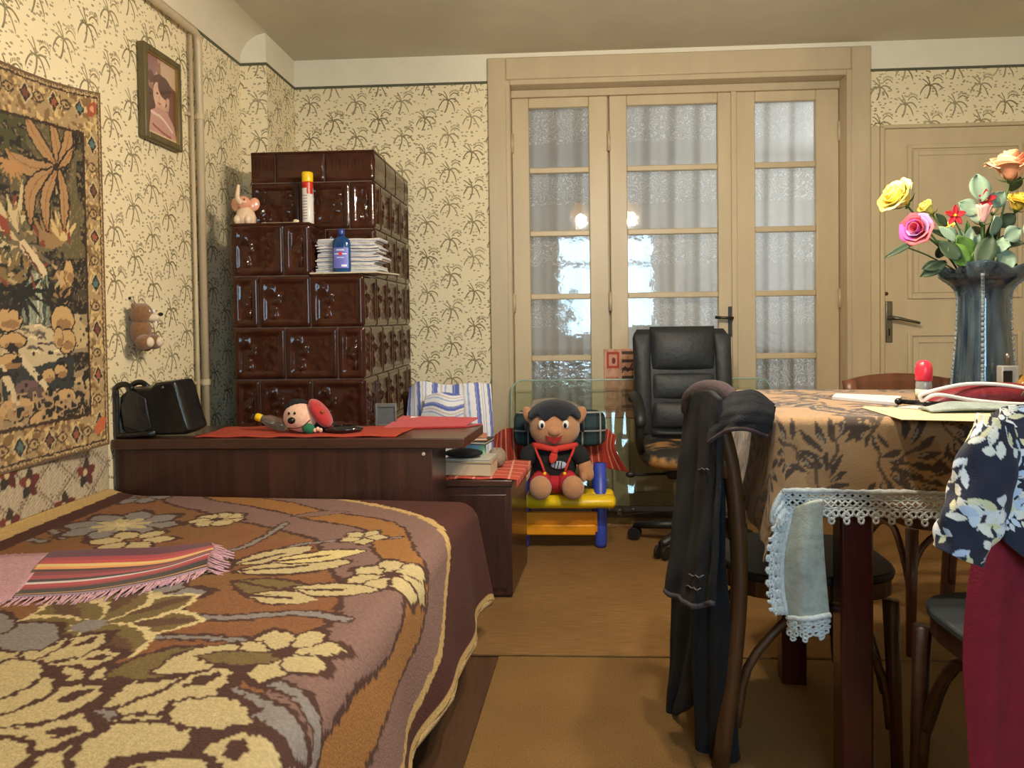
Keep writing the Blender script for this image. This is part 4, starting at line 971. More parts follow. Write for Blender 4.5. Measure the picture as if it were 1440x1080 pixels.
for i in range(0, 60, 1): fringe(pg[-1, i], Vector((random.uniform(-.7, .1), -1, -.3)).normalized(), random.uniform(.025, .045))
for j in range(0, 10):
    for e in (0,): fringe(pp_[e, j], Vector((random.uniform(-.8, -.1), .4, -.1)).normalized(), .05)
tag(fr.build('fringe', pk, rg, smooth=True), 'pink wool fringe', None, None, 'stuff')

# ================================================================== ON THE HEADBOARD
HZ = .6605
# black handbag lying on its side
def Ph(px, py, Y=2.6): return P(px, py, Y=Y)
hbag = thing('handbag', 'black leather handbag with looped strap on the headboard', 'handbag', (-1.28, 2.62, HZ))
M_LEA = mat('black_leather', (26, 24, 23), .32, var=.25, scale=14, bump=.35, bscale=26, coat=.15)
prof = [(180, 612), (172, 604), (168, 582), (170, 556), (184, 545), (212, 545), (220, 538), (247, 535), (252, 546), (259, 572), (266, 594), (270, 605), (262, 611), (225, 612)]
pw = [P(a, b_, Y=2.5) for a, b_ in prof]; cxm = np.mean([p[0] for p in pw]); czm = np.mean([p[2] for p in pw])
vs = []; ns_ = len(pw); lay = [(-.060, .93), (-.052, .99), (-.02, 1.0), (.04, 1.0), (.072, .97), (.085, .9)]
for dy, k in lay:
    for p in pw: vs.append((cxm+(p[0]-cxm)*k, 2.55+dy*1.0, max(HZ+.001, czm+(p[2]-czm)*k)))
fs = [(i*ns_+j, i*ns_+(j+1) % ns_, (i+1)*ns_+(j+1) % ns_, (i+1)*ns_+j) for i in range(len(lay)-1) for j in range(ns_)]
fs += [tuple(range(ns_-1, -1, -1)), tuple((len(lay)-1)*ns_+j for j in range(ns_))]
MB().add(vs, fs).build('bag_body', M_LEA, hbag, bevel=.004)
MB().prism([(p[0], p[2]) for p in [P(a, b_, Y=2.49) for a, b_ in ((184, 547), (206, 560), (214, 602), (200, 608), (176, 600), (171, 570))]][::-1], 2.482, 2.489, 'Y').build('gusset', mat('leather_sheen', (44, 42, 42), .22, var=.3, scale=18, bump=.5, bscale=22), hbag, bevel=.003)
st = [(190, 547), (180, 540), (168, 543), (157, 556), (152, 578), (153, 598), (162, 610), (180, 612), (222, 608)]
for dy in (-.035, .05):
    sp_ = smoothline([P(a+(3 if dy > 0 else 0), b_, Y=2.5) for a, b_ in st], 26); sp_ = [(max(p[0], XL+.012), 2.52+dy, max(p[2], HZ+.008)) for p in sp_]
    MB().tube(sp_, .0065, 8, flat=(1, 1.5)).build('strap', M_LEA, hbag, smooth=True)
for a, b_ in ((183, 545), (229, 541)):
    q = P(a, b_+4, Y=2.49); MB().ell((q[0], 2.489, q[2]), (.005, .004, .005), nu=10, nv=6).build('rivet', M_STEEL, hbag, smooth=True)
# red runner
M_RUN, nt, b = new_mat('red_runner'); co = nt.node('ShaderNodeTexCoord').outputs['Object']
w1 = nt.node('ShaderNodeTexWave', bands_direction='Y'); nt.l.new(co, w1.inputs[0]); w1.inputs['Scale'].default_value = 14
nt.l.new(nt.ramp(w1.outputs['Fac'], [(.2, lin((172, 54, 36))), (.85, lin((190, 84, 54))), (.95, lin((110, 30, 24)))]), b.inputs['Base Color']); b.inputs['Roughness'].default_value = .95
nt.l.new(nt.bump(nt.noise(co, 300), .4, .003), b.inputs['Normal'])
x0, x1 = P(276, 612, Y=2.5)[0], P(566, 606, Y=2.6)[0]
tag(MB().grid(lambda s, t: (x0+(x1-x0)*s+.03*t*(1 if s > .5 else .3), 2.485+.24*t+.006*math.sin(s*9), HZ+.003+.0015*math.sin(s*31+t*8)), 60, 10).build('shelf_runner', M_RUN, solid=.003, smooth=True), 'red woven runner lying along the headboard top', 'runner')
# plush dog head with red beret
d0 = P(424, 605, Y=2.56); dx, dy, dz = d0[0], 2.58, HZ+.006
pd = thing('plush_toy', 'peach plush animal with black hood and red beret on the headboard', 'plush toy', (dx, dy, HZ))
M_PE = mat('plush_peach', (232, 184, 158), .9, var=.08, scale=80, bump=.3, bscale=300, sheen=.4); M_PK = mat('plush_black', (22, 22, 26), .9, var=.2, scale=80, bump=.4, bscale=300); M_RED = mat('felt_red', (174, 32, 34), .85, var=.1, scale=60, bump=.3, bscale=250, sheen=.4)
fc = MB().ell((dx-.008, dy, dz+.050), (.060, .05, .05), (0, .25, 0), fn=lambda p: 1+.10*max(0, -p.z)*abs(p.x)).build('face', M_PE, pd, smooth=True)
MB().ell((dx-.020, dy+.018, dz+.070), (.052, .046, .042), (0, .35, 0)).build('hood', M_PK, pd, smooth=True)
MB().ell((dx-.022, dy-.055, dz+.046), (.0135, .010, .0115), nu=14, nv=9).build('nose', M_BLK, fc, smooth=True)
for s in (-1, 1): MB().ell((dx-.024+s*.010, dy-.045, dz+.069), (.0045, .004, .0055), nu=10, nv=7).build('eye', M_BLK, fc, smooth=True)
MB().tube(smoothline([(dx-.035, dy-.046, dz+.020), (dx-.010, dy-.052, dz+.019), (dx+.015, dy-.047, dz+.026), (dx+.036, dy-.032, dz+.046)], 12), .0018, 5).build('mouth', mat('mouth_line', (90, 44, 40), .8), fc, smooth=True)
bt_ = MB().ell((dx+.060, dy+.005, dz+.062), (.026, .050, .060), (0, -.62, 0)).build('beret', M_RED, pd, smooth=True)
MB().ell((dx+.078, dy-.035, dz+.072), (.006, .005, .006), nu=8, nv=6).build('badge', mat('badge_brass', (150, 110, 60), .4, metal=.6), bt_, smooth=True)
MB().ell((dx+.030, dy-.036, dz+.016), (.024, .012, .018), (0, .3, 0)).build('collar', mat('felt_green', (38, 108, 76), .9), pd, smooth=True)
MB().ell((dx+.060, dy+.02, dz+.018), (.05, .04, .022)).build('body', M_PK, pd, smooth=True)
for k in range(3): MB().ell((dx+.052+k*.010, dy-.036, dz+.010+.004*(k == 1)), (.007, .008, .008), nu=10, nv=7).build('paw', M_PE, pd, smooth=True)
# black computer mouse-like case beside it
c0 = P(478, 604, Y=2.56)
ms_ = thing('glasses_case', 'glossy black spectacle case beside the plush head', 'case', (c0[0], 2.56, HZ))
MB().ell((c0[0]+.01, 2.57, HZ+.016), (.068, .035, .016), (0, 0, .12)).build('shell', mat('case_black', (18, 18, 22), .12, coat=.8), ms_, smooth=True)
MB().ell((c0[0]+.01, 2.57, HZ+.0165), (.0695, .0365, .002), (0, 0, .12)).build('seam', M_DARKSTEEL, ms_, smooth=True)
# small glass dish with yellow cork to the left
c0 = P(383, 602, Y=2.6)
gd = thing('glass_jar', 'small glass jar lying with a yellow stopper on the runner', 'jar', (c0[0], 2.62, HZ))
mgl = mat('jar_glass', (206, 204, 190), .08, trans=.85, var=.05)
MB().lathe([(.010, -.05), (.022, -.045), (.024, -.01), (.022, .03), (.014, .045), (.014, .055)], (0, 0, 0), 16, M=Matrix.Translation((c0[0]+.008, 2.62, HZ+.030)) @ Matrix.Rotation(-1.25, 4, 'Y')).build('jar_body', mgl, gd, smooth=True)
MB().lathe([(.012, .053), (.014, .056), (.014, .075), (.011, .079)], (0, 0, 0), 14, M=Matrix.Translation((c0[0]+.008, 2.62, HZ+.030)) @ Matrix.Rotation(-1.25, 4, 'Y')).build('stopper', M_YEL, gd, smooth=True)
# grey frame standing at the back
a, b_ = P(528, 598, Y=2.72), P(557, 567, Y=2.72)
gf = thing('photo_stand', 'small grey standing frame near the headboard edge', 'picture', ((a[0]+b_[0])/2, 2.72, HZ))
M_GF = mat('frame_grey', (120, 124, 124), .3, metal=.5)
x0, x1, z0, z1 = a[0], b_[0], HZ+.004, b_[2]
for q0, q1 in (((x0, z0), (x0+.009, z1)), ((x1-.006, z0), (x1, z1)), ((x0+.009, z0), (x1-.006, z0+.008)), ((x0+.009, z1-.014), (x1-.006, z1))): MB().box((q0[0], 2.715, q0[1]), (q1[0], 2.727, q1[1])).build('frame_bar', M_GF, gf, bevel=.002)
MB().box((x0+.008, 2.719, z0+.006), (x1-.005, 2.724, z1-.012)).build('screen', mat('slate_grey', (86, 94, 98), .25), gf)
MB().prism([(2.727, HZ+.002), (2.765, HZ+.002), (2.727, z1-.03)], (x0+x1)/2-.01, (x0+x1)/2+.01, 'X').build('stand', M_GF, gf)
# red folder and papers at the right end
q = [P(582, 600, Z=HZ), P(684, 596, Z=HZ)]
rf = thing('red_folder', 'red document folder on the right end of the headboard', 'folder', (-.42, 2.72, HZ))
pts = [(-.62, 2.66), (-.33, 2.70), (-.275, 2.775), (-.58, 2.775)]
MB().prism(pts, HZ+.0005, HZ+.004).build('cover', M_RED, rf)
MB().add([(-.62, 2.66, HZ+.005), (-.33, 2.70, HZ+.005), (-.285, 2.772, HZ+.026), (-.45, 2.774, HZ+.030), (-.57, 2.772, HZ+.034)], [(0, 1, 2, 3, 4)]).build('flap', M_RED, rf, solid=.002)
for k, (dx_, h) in enumerate(((-.57, .03), (-.56, .026), (-.545, .033))):
    MB().add([(dx_, 2.70, HZ+.006), (-.36, 2.73, HZ+.006), (-.36, 2.77, HZ+.018), (dx_+.01, 2.765, HZ+h)], [(0, 1, 2, 3)]).build('sheet', mat('paper_white', (226, 222, 214), .9), rf, solid=.0006)

# ---- books and things on the nightstand
NZ = .4525
M_RC = mat('red_check_cloth', (206, 84, 66), .95)
def mat_check():
    m, nt, b = new_mat('red_check'); co = nt.node('ShaderNodeTexCoord').outputs['Object']; sp = nt.node('ShaderNodeSeparateXYZ'); nt.l.new(co, sp.inputs[0])
    f = nt.m('MAXIMUM', nt.m('GREATER_THAN', nt.m('SINE', nt.m('MULTIPLY', sp.outputs[0], 95)), .93), nt.m('GREATER_THAN', nt.m('SINE', nt.m('MULTIPLY', sp.outputs[1], 95)), .93))
    nt.l.new(nt.mix(nt.m('MULTIPLY', f, .8), lin((188, 76, 60)), lin((222, 166, 140))), b.inputs['Base Color']); b.inputs['Roughness'].default_value = .95
    nt.l.new(nt.bump(nt.noise(co, 300), .4, .003), b.inputs['Normal']); return m
M_CHK = mat_check()
def rc(s, t):
    x = -.52+.36*s+.02*t+.012*max(0, s-.9)*10; z = NZ+.003+.002*math.sin(s*17+t*5)
    x0_ = -.163+.10*(.39*t+.0)*1.0
    if s > .93: z -= (s-.93)*.5; x = x0_+.012
    return (x, 2.80+.36*t, z)
tag(MB().grid(rc, 50, 12).build('check_cloth', M_CHK, solid=.003, smooth=True), 'red and pink checked cloth on the nightstand', 'cloth')
def book(name, label, x, y, z, w, d, h, rz, c, page=(206, 190, 160)):
    t = thing(name, label, 'book', (x, y, z), rz, 'books on the nightstand')
    m = mat('cover_%d_%d_%d' % c, c, .55)
    MB().box((-w/2, -d/2, 0), (w/2, d/2, .003)).build('cover', m, t, world=False, bevel=.001)
    MB().box((-w/2, -d/2, h-.003), (w/2, d/2, h)).build('cover', m, t, world=False, bevel=.001)
    MB().box((-w/2, -d/2, .003), (-w/2+.004, d/2, h-.003)).build('spine', m, t, world=False)
    MB().box((-w/2+.004, -d/2+.004, .003), (w/2-.004, d/2-.004, h-.003)).build('pages', mat('pages_%d' % page[0], page, .9, var=.15, scale=200, stretch=(1, 1, 30)), t, world=False)
    return t
z = NZ+.006
book('book', 'thick beige book at the bottom of the nightstand pile', -.335, 2.91, z, .19, .15, .050, -.1, (176, 152, 120), (196, 178, 148)); z += .0505
book('book', 'thin grey book lying on the thick beige one', -.332, 2.92, z, .175, .14, .010, -.15, (190, 186, 176)); z += .0105
blk = tag(MB().ell((-.36, 2.89, z+.016), (.075, .05, .016)).build('black_pouch', mat('pouch_black', (20, 22, 24), .8)), 'soft black pouch on the nightstand book pile', 'pouch')
bxz = thing('small_box', 'pale blue and mint box behind the black pouch', 'box', (-.33, 2.98, z))
MB().box((-.395, 2.945, z), (-.285, 3.02, z+.045)).build('carton', mat('carton_blue', (158, 196, 206), .6), bxz, bevel=.002)
MB().box((-.3035, 2.9443, z+.001), (-.2842, 2.95, z+.042)).build('mint_end', mat('carton_mint', (150, 206, 160), .6), bxz)
book('book', 'dark paperback lying on the pale blue box', -.325, 2.965, z+.0455, .13, .12, .014, -.2, (36, 34, 40)); book('book', 'orange-brown paperback topmost in the nightstand pile', -.335, 2.955, z+.06, .12, .11, .014, .12, (176, 108, 66))
tag(MB().ell((-.235, 3.02, NZ+.043), (.03, .05, .038)).ell((-.25, 3.0, NZ+.058), (.022, .03, .026)).build('knit_ball', mat('taupe_wool', (148, 130, 112), .95, bump=.5, bscale=120)), 'taupe woollen ball beside the books on the nightstand', 'wool ball')

# ================================================================== CHAIRS
M_CW = mat_wood('chair_wood', (46, 27, 14), (92, 58, 30), .4, 'Z', 5, .2)
M_CWD = mat_wood('chair_wood_dark', (30, 16, 11), (58, 32, 22), .4, 'Z', 5, .2)
def dining_chair(label, loc, rz, m=None, seatm=None, h=.86):
    m = m or M_CW; t = thing('dining_chair', label, 'chair', (*loc, 0), rz, 'bentwood dining chairs')
    kw = dict(parent=t, world=False)
    q = [(.185*math.copysign(abs(math.cos(a))**.6, math.cos(a)), .2*math.copysign(abs(math.sin(a))**.6, math.sin(a))) for a in [2*PI*i/28 for i in range(28)]]
    MB().prism(q, .432, .452).build('seat', seatm or m, bevel=.006, **kw)
    MB().prism([(x*.97, y*.97) for x, y in q], .395, .431).build('seat_ring', m, **kw)
    for s in (-1, 1):
        MB().tube([(s*.175, .165, 0), (s*.165, .155, .395)], [.013, .019], 10).build('leg', m, smooth=True, **kw)
        MB().tube(smoothline([(s*.175, -.235, 0), (s*.168, -.20, .25), (s*.165, -.185, .46), (s*.168, -.20, .68), (s*.175, -.23, h-.02)], 16), .020, 10, flat=(1, 1.25)).build('back_post', m, smooth=True, **kw)
        MB().tube(smoothline([(s*.17, -.195, .10), (s*.165, -.165, .24), (s*.16, -.07, .35), (s*.16, 0, .375), (s*.16, .06, .35), (s*.163, .135, .22), (s*.168, .152, .10)], 20), .011, 8).build('brace', m, smooth=True, **kw)
    MB().tube(smoothline([(-.165, .14, .18), (-.12, .12, .32), (0, .1, .38), (.12, .12, .32), (.165, .14, .18)], 16), .010, 8).build('brace', m, smooth=True, **kw)
    def rail(s_, t_): x = -.185+.37*s_; return (x, -.222-.035*(1-(x/.185)**2)-.02*(t_-.5), h-.17+.17*t_-.02*(x/.185)**2*(1 if t_ > .5 else -1))
    MB().grid(rail, 16, 6).build('top_rail', m, smooth=True, solid=.018, off=0, **kw)
    def slat(s_, t_): x = -.165+.33*s_; return (x, -.197-.02*(1-(x/.165)**2), .53+.045*t_)
    MB().grid(slat, 10, 2).build('back_slat', m, smooth=True, solid=.014, off=0, **kw)
    return t
dining_chair('bentwood chair hung with dark jeans before the table', (.60, 1.932), -PI/2, None, mat('seat_shade_dark', (24, 22, 22), .6), h=.83)  # near-black seat colour has the table's shade painted in
dining_chair('dark chair under the floral shirt and red trousers', (.93, 1.475), .05, M_CWD, mat('seat_blue_dark', (34, 42, 48), .7))
dining_chair('brown chair pushed in behind the table', (1.22, 2.52), PI+.08, mat_wood('chair_wood_red', (70, 38, 24), (112, 68, 44), .4, 'Z', 5, .2), h=.835)
dining_chair('chair under the striped blue cloth beside the stove', (-.515, 3.675), 0.0, h=.72)

# ---- dark jeans over the chair back
M_JEANW = mat('denim_inside', (58, 44, 46), .9, var=.2, scale=70, bump=.4, bscale=300)
def net(rows): return np.array(rows, float)
def push(rows, dY=.34):
    """moves points back along their sight line by dY"""
    p = np.array(rows, float); k = (p[..., 1]+dY)/p[..., 1]; q = p*k[..., None]; q[..., 2] = CAMZ-(CAMZ-p[..., 2])*k; return q
jn = thing('jeans', 'dark washed jeans folded over the chair back', 'jeans', (.36, 1.85, .88))
M_JEAN = mat('dark_denim_cloth', (18, 19, 25), .92, var=.3, scale=50, bump=.5, bscale=420)
def PN(rows): return [[P(a, b_, Y=y) for a, b_, y in r] for r in rows]
def folds(g, amp, k, ph=0.0):
    """vertical folds: pushes a hanging sheet in and out"""
    nv, nu = g.shape[:2]; u = np.linspace(0, 1, nu)[None, :]; v = np.linspace(0, 1, nv)[:, None]
    w_ = amp*(np.sin(u*k+ph+v*1.3)+.5*np.sin(u*k*2.1+v*5+ph)+.25*np.sin(v*23+u*7))*np.clip(v*3, .25, 1)
    g = g.copy(); g[..., 0] -= w_*.7; g[..., 1] -= w_*.7; return g
g = folds(patch(PN([[(966, 572, 1.91), (978, 552, 1.83), (998, 549, 1.75), (1012, 560, 1.69)], [(962, 620, 1.91), (977, 616, 1.82), (996, 616, 1.74), (1010, 620, 1.68)], [(954, 700, 1.90), (973, 700, 1.81), (993, 700, 1.73), (1008, 700, 1.67)],
     [(945, 780, 1.89), (965, 782, 1.80), (988, 784, 1.72), (1006, 784, 1.66)], [(938, 832, 1.89), (958, 845, 1.80), (982, 853, 1.72), (1003, 850, 1.66)]]), 44, 80), .007, 11)
np_grid('jeans_leg', g, None, M_JEAN, jn, solid=.012)
MB().tube([tuple(p+np.array([-.003, -.003, .004])) for p in g[-1]], .007, 6).build('leg_hem', mat('denim_hem', (62, 56, 62), .95, var=.3, scale=90), jn, smooth=True)
for r_, c0_, c1_ in ((30, 22, 36), (66, 20, 34), (71, 18, 33)): MB().tube([tuple(g[r_, c_]+np.array([-.006, -.007, .002*math.sin(c_)])) for c_ in range(c0_, c1_)], .0016, 5).build('stitching', mat('pale_thread', (92, 88, 94), .9), jn, smooth=True)
roll = smoothline([P(966, 580, Y=1.90), P(972, 558, Y=1.88), P(992, 548, Y=1.82), P(1016, 551, Y=1.76), P(1034, 564, Y=1.72)], 18)
MB().tube(roll, [.018, .021, .023, .024, .024, .024, .024, .024, .024, .024, .024, .023, .023, .022, .021, .02, .018, .014], 12, flat=(1, .8)).build('waistband', M_JEANW, jn, smooth=True)
g = folds(patch(PN([[(1008, 556, 1.80), (1034, 554, 1.71), (1062, 552, 1.665), (1090, 573, 1.66)], [(1003, 585, 1.735), (1030, 580, 1.665), (1060, 582, 1.645), (1085, 590, 1.65)], [(996, 622, 1.71), (1020, 606, 1.665), (1050, 603, 1.645), (1077, 614, 1.65)]]), 40, 30), .004, 9, 1.0)
np_grid('jeans_seat', g, None, M_JEAN, jn, solid=.010)
MB().tube([tuple(p+np.array([0, -.004, 0])) for p in g[-1]], .005, 6).build('leg_hem', M_JEANW, jn, smooth=True)
np_grid('jeans_top', patch([[P(1008, 556, Y=1.80), P(1034, 554, Y=1.71), P(1062, 552, Y=1.665), P(1088, 571, Y=1.66)], [P(1000, 552, Y=1.94), P(1030, 553, Y=1.92), P(1052, 553, Y=1.9), P(1068, 566, Y=1.9)]], 24, 10), None, M_JEAN, jn, solid=.010)
bk_ = thing('black_trousers', 'black trousers hanging below the jeans on the chair', 'trousers', (.35, 1.85, .5))
M_BT = mat('black_cloth', (15, 15, 18), .95, var=.3, scale=40, bump=.3, bscale=300)
g = folds(patch(PN([[(968, 600, 2.03), (985, 600, 1.97), (1000, 600, 1.9)], [(950, 800, 2.03), (972, 800, 1.97), (992, 800, 1.9)], [(946, 920, 2.02), (966, 920, 1.95), (990, 920, 1.88)], [(940, 998, 2.01), (948, 1006, 1.97), (975, 992, 1.88)]]), 24, 60), .006, 8)
np_grid('trouser_leg', g, None, M_BT, bk_, solid=.012)
g = folds(patch(PN([[(990, 610, 1.86), (1003, 610, 1.81), (1016, 612, 1.77)], [(984, 760, 1.84), (1002, 760, 1.79), (1019, 760, 1.76)], [(976, 900, 1.83), (1000, 900, 1.78), (1026, 900, 1.755)], [(980, 1010, 1.83), (1004, 1010, 1.78), (1034, 1010, 1.75)], [(984, 1066, 1.83), (1006, 1068, 1.79), (1036, 1072, 1.76)]]), 28, 70), .006, 9, .7)
np_grid('trouser_leg', g, None, M_BT, bk_, solid=.014)

# ================================================================== TABLE
TZ = .817
T0 = P(1100, 585, Z=.830); TR = -.085
tbl = thing('dining_table', 'dark red wooden table standing under the patterned cloths', 'table', (T0[0], T0[1], 0), TR)
ct, stt = math.cos(TR), math.sin(TR)
TWD, TDP = 1.25, .60
M_RW = mat_wood('red_table_wood', (40, 12, 10), (70, 24, 20), .3, 'Z', 5, .3)
kw = dict(parent=tbl, world=False)
MB().box((.005, .005, TZ-.03), (TWD, TDP, TZ-.004)).build('table_top', M_RW, bevel=.004, **kw)
for x0, y0, x1, y1 in ((.06, .04, TWD-.06, .062), (.06, TDP-.062, TWD-.06, TDP-.04), (.04, .06, .062, TDP-.06), (TWD-.062, .06, TWD-.04, TDP-.06)): MB().box((x0, y0, TZ-.13), (x1, y1, TZ-.031)).build('apron', M_RW, **kw)
for x, y in ((.155, .038), (TWD-.08, .05), (.13, TDP-.07), (TWD-.08, TDP-.07)):
    lg = MB().prism([(x-.034, y-.034), (x+.034, y-.034), (x+.034, y+.034), (x-.034, y+.034)], 0, TZ-.031); lg.build('leg', M_RW, bevel=.006, **kw)
def tw(x, y, z): return (T0[0]+x*ct-y*stt, T0[1]+x*stt+y*ct, z)
def drape(px_, py_, z0, flare=.10, rip=.012, r=.018):
    """unrolled cloth coordinates (table local, metres) -> world, hanging over the table edges"""
    qx = np.clip(px_, 0.0, TWD); qy = np.clip(py_, 0.0, TDP); ex, ey = px_-qx, py_-qy
    d = np.hypot(ex, ey)+1e-9; ux, uy = ex/d, ey/d
    th = np.clip(d/(r*PI/2), 0, 1)*PI/2; dn = np.clip(d-r*PI/2, 0, 9)
    o = r*np.sin(th)+dn*flare+rip*dn*6*np.sin((px_+py_)*38)*.25
    z = z0-r*(1-np.cos(th))-dn*math.sqrt(1-flare*flare)
    lx, ly = qx+ux*o, qy+uy*o
    return np.stack([T0[0]+lx*ct-ly*stt, T0[1]+lx*stt+ly*ct, z], -1)
OF, OL = .165, .275
# patterned tablecloth
gx, gy = np.meshgrid(np.linspace(-OL, TWD+.02, 420), np.linspace(-OF, TDP+.02, 220))
pos = drape(gx, gy, TZ+.010)
pa = Paint(gx+(vnoise(gx, gy, 70, 51)-.5)*.005, gy+(vnoise(gx, gy, 70, 52)-.5)*.005, (148, 116, 80))
pa.put(vnoise(gx, gy, 14, 53) > .62, (136, 104, 70))
rr = random.Random(5)
def scroll(cx_, cy_, sc, a0, fl_):
    for k in range(7):
        a = a0+fl_*(k*.42-.3); L = sc*(.10+.02*math.sin(k*2)); ox, oy = cx_+sc*.05*math.cos(a0+fl_*k*.5), cy_+sc*.05*math.sin(a0+fl_*k*.5)
        pa.petal((ox, oy), a, L, sc*.026, (62, 47, 36))
        if k % 2: pa.petal((ox, oy), a+.1, L*.6, sc*.008, (128, 116, 98))
    pa.stroke([(cx_-sc*.06*math.cos(a0), cy_-sc*.06*math.sin(a0)), (cx_, cy_+sc*.02*fl_), (cx_+sc*.07*math.cos(a0+.8*fl_), cy_+sc*.07*math.sin(a0+.8*fl_))], sc*.012, (76, 58, 42))
for i in range(17):
    for j in range(9):
        if (i+j) % 2 or rr.random() < .12: continue
        if -.11+j*.088 < -.03: continue
        scroll(-.22+i*.088+rr.uniform(-.02, .02), -.11+j*.088+rr.uniform(-.02, .02), rr.uniform(.65, .95), rr.uniform(0, 6.3), rr.choice((-1, 1)))
def TCf(px, py): # pixel on the front fall of the cloth -> unrolled coordinates
    q = P(px, py, Y=T0[1]-.03); return ((q[0]-T0[0])/ct, -(TZ+.010-q[2])+.01)
for px, py, sc_, a0, fl_ in ((1178, 652, .95, 1.0, 1), (1150, 690, .8, 2.4, -1), (1120, 650, .8, 1.8, 1), (1228, 612, .6, -1.2, -1), (1262, 650, 1.0, 1.2, -1), (1232, 672, .8, -1.8, 1), (1285, 680, .7, .4, -1), (1325, 620, .6, -1.4, 1), (1345, 690, .8, 2.2, -1), (1395, 640, .9, 1.0, 1)):
    scroll(*TCf(px, py), sc_*.62, a0, fl_)
M_TC = mat_vcol('table_velour', .9, .25, .3, 260, .12, 90)
tc = np_grid('tablecloth', pos, pa.c, M_TC, solid=.003, off=1)
tag(tc, 'beige velour tablecloth with dark scroll pattern on the table', 'tablecloth')
# white lace-edged undercloth
M_LW = mat('lace_cotton', (196, 204, 206), .9, var=.12, scale=120, bump=.4, bscale=300)
M_UC = mat('undercloth_cotton', (158, 166, 158), .9, var=.2, scale=45, bump=.3, bscale=250)
uc = thing('lace_cloth', 'white lace-edged undercloth hanging below the velour tablecloth', 'tablecloth', tw(.3, -.02, .6))
gx, gy = np.meshgrid(np.linspace(-.19, TWD, 120), np.linspace(-OF+.012, TDP, 60))
np_grid('cloth_sheet', drape(gx, gy, TZ+.002), None, M_UC, uc, solid=.002, off=1)
def lace(fn, L, mb, unit=.030):
    """crochet edging of length L; fn(s, d) -> point; d runs 0 (cloth) .. .075 (tips)"""
    n = max(1, int(L/unit)); u = L/n
    def T(pts, r, closed=False, nn=5): mb.tube([tuple(fn(a, b)) for a, b in pts], r, nn, closed=closed)
    def line(d, r): T([(L*i/(n*3), d+.001*math.sin(i*2.3)) for i in range(n*3+1)], r)
    line(.003, .0065); line(.020, .0028); line(.0385, .0028)
    for i in range(n):
        s0 = u*i
        T([(s0, .006), (s0+u*.5, .019), (s0+u, .006)], .0030); T([(s0, .019), (s0+u*.5, .008), (s0+u, .019)], .0030)
        T([(s0, .021), (s0+u*.5, .037), (s0+u, .021)], .0030); T([(s0, .037), (s0+u*.5, .024), (s0+u, .037)], .0030)
        for k in range(3): T([(s0+u*.5+.007*math.cos(q)+(k-1)*.0085, .048+(.006 if k == 1 else 0)+.007*math.sin(q)) for q in [2*PI*j/7 for j in range(7)]], .0030, True)
        T([(s0+u*.5+.0055*math.cos(q), .064+.0065*math.sin(q)) for q in [2*PI*j/7 for j in range(7)]], .0028, True)
lm = MB()
def f_front(s, d): return drape(np.array([-.17+s]), np.array([-OF-d+.004]), TZ+.012, rip=.02)[0]
lace(f_front, .17+TWD*.72, lm)
def f_left(s, d): return drape(np.array([-OL-d*.6+.10]), np.array([-.13+s]), TZ+.012-.0, rip=.02)[0]
tag(lm.build('lace_edging', M_LW, uc, smooth=True), 'white crochet lace edging', None, None, 'stuff')
# hanging corner with lace on two sides
YH = T0[1]-.055
c4 = [[P(1113, 716, Y=YH+.03), P(1135, 706, Y=YH), P(1156, 702, Y=YH)], [P(1102, 770, Y=YH+.03), P(1130, 770, Y=YH-.01), P(1158, 765, Y=YH)], [P(1100, 820, Y=YH+.035), P(1130, 820, Y=YH-.005), P(1162, 818, Y=YH+.005)], [P(1106, 866, Y=YH+.035), P(1133, 868, Y=YH), P(1166, 862, Y=YH+.01)]]
pc = patch(c4, 24, 40); np_grid('hanging_corner', pc, None, M_UC, uc, solid=.003)
lm = MB()
def f_bot(s, d): p = pc[-1, min(23, int(s/.10*23))]; return p+np.array([.001*math.sin(s*90), -.004, -d*.72])
def f_lft(s, d): k = min(39, int(s/.27*39)); p = pc[k, 0]; return p+np.array([-d*.52, -.003-.1*d, -.012*math.sin(s*40)*.4])
lace(f_bot, .10, lm, .026); lace(f_lft, .27, lm, .027)
tag(lm.build('corner_lace', M_LW, uc, smooth=True), 'white crochet lace along the hanging corner', None, None, 'stuff')

# ---- things on the table
CZ = TZ+.0135
def on(px, py): p = P(px, py, Z=CZ); return p
# vase
vb = P(1383, 546, Z=CZ+.0); vx, vy = vb[0], vb[1]; K = vy/2.15
vs_ = thing('glass_vase', 'tall blue-grey faceted glass vase with flared rim on the table', 'vase', (vx, vy, CZ))
def zpx(py): return float(P(1383, py, Y=vy)[2])
def rpx(w_): return w_*vy/FPX/2
mv, nt, b = new_mat('smoky_blue_glass'); co = nt.node('ShaderNodeTexCoord').outputs['Object']
nt.l.new(nt.ramp(nt.noise(nt.scaled(co, (30, 30, 4)), 2, 2), [(.3, lin((52, 78, 104))), (.7, lin((128, 154, 170)))]), b.inputs['Base Color']); b.inputs['Roughness'].default_value = .06; b.inputs['Transmission Weight'].default_value = .8; b.inputs['Coat Weight'].default_value = .6
sec = lambda a: 1+.10*abs(math.cos(2*a+1.04))**6
prof = [(rpx(64), CZ), (rpx(66), CZ+.01), (rpx(64), zpx(520)), (rpx(58), zpx(480)), (rpx(55), zpx(440)), (rpx(55), zpx(415)), (rpx(64), zpx(402)), (rpx(92), zpx(388)), (rpx(100), zpx(380))]
def vfn(s_, t_): r, z_ = cr(prof, t_); a = 2*PI*s_; k = sec(a)*(1+.22*max(0, (t_-.8)/.2)*(abs(math.cos(2*a+1.04))-.5)); return (vx+r*k*math.cos(a), vy+r*k*math.sin(a), z_+.022*max(0, (t_-.85)/.15)*abs(math.cos(2*a+1.04)))
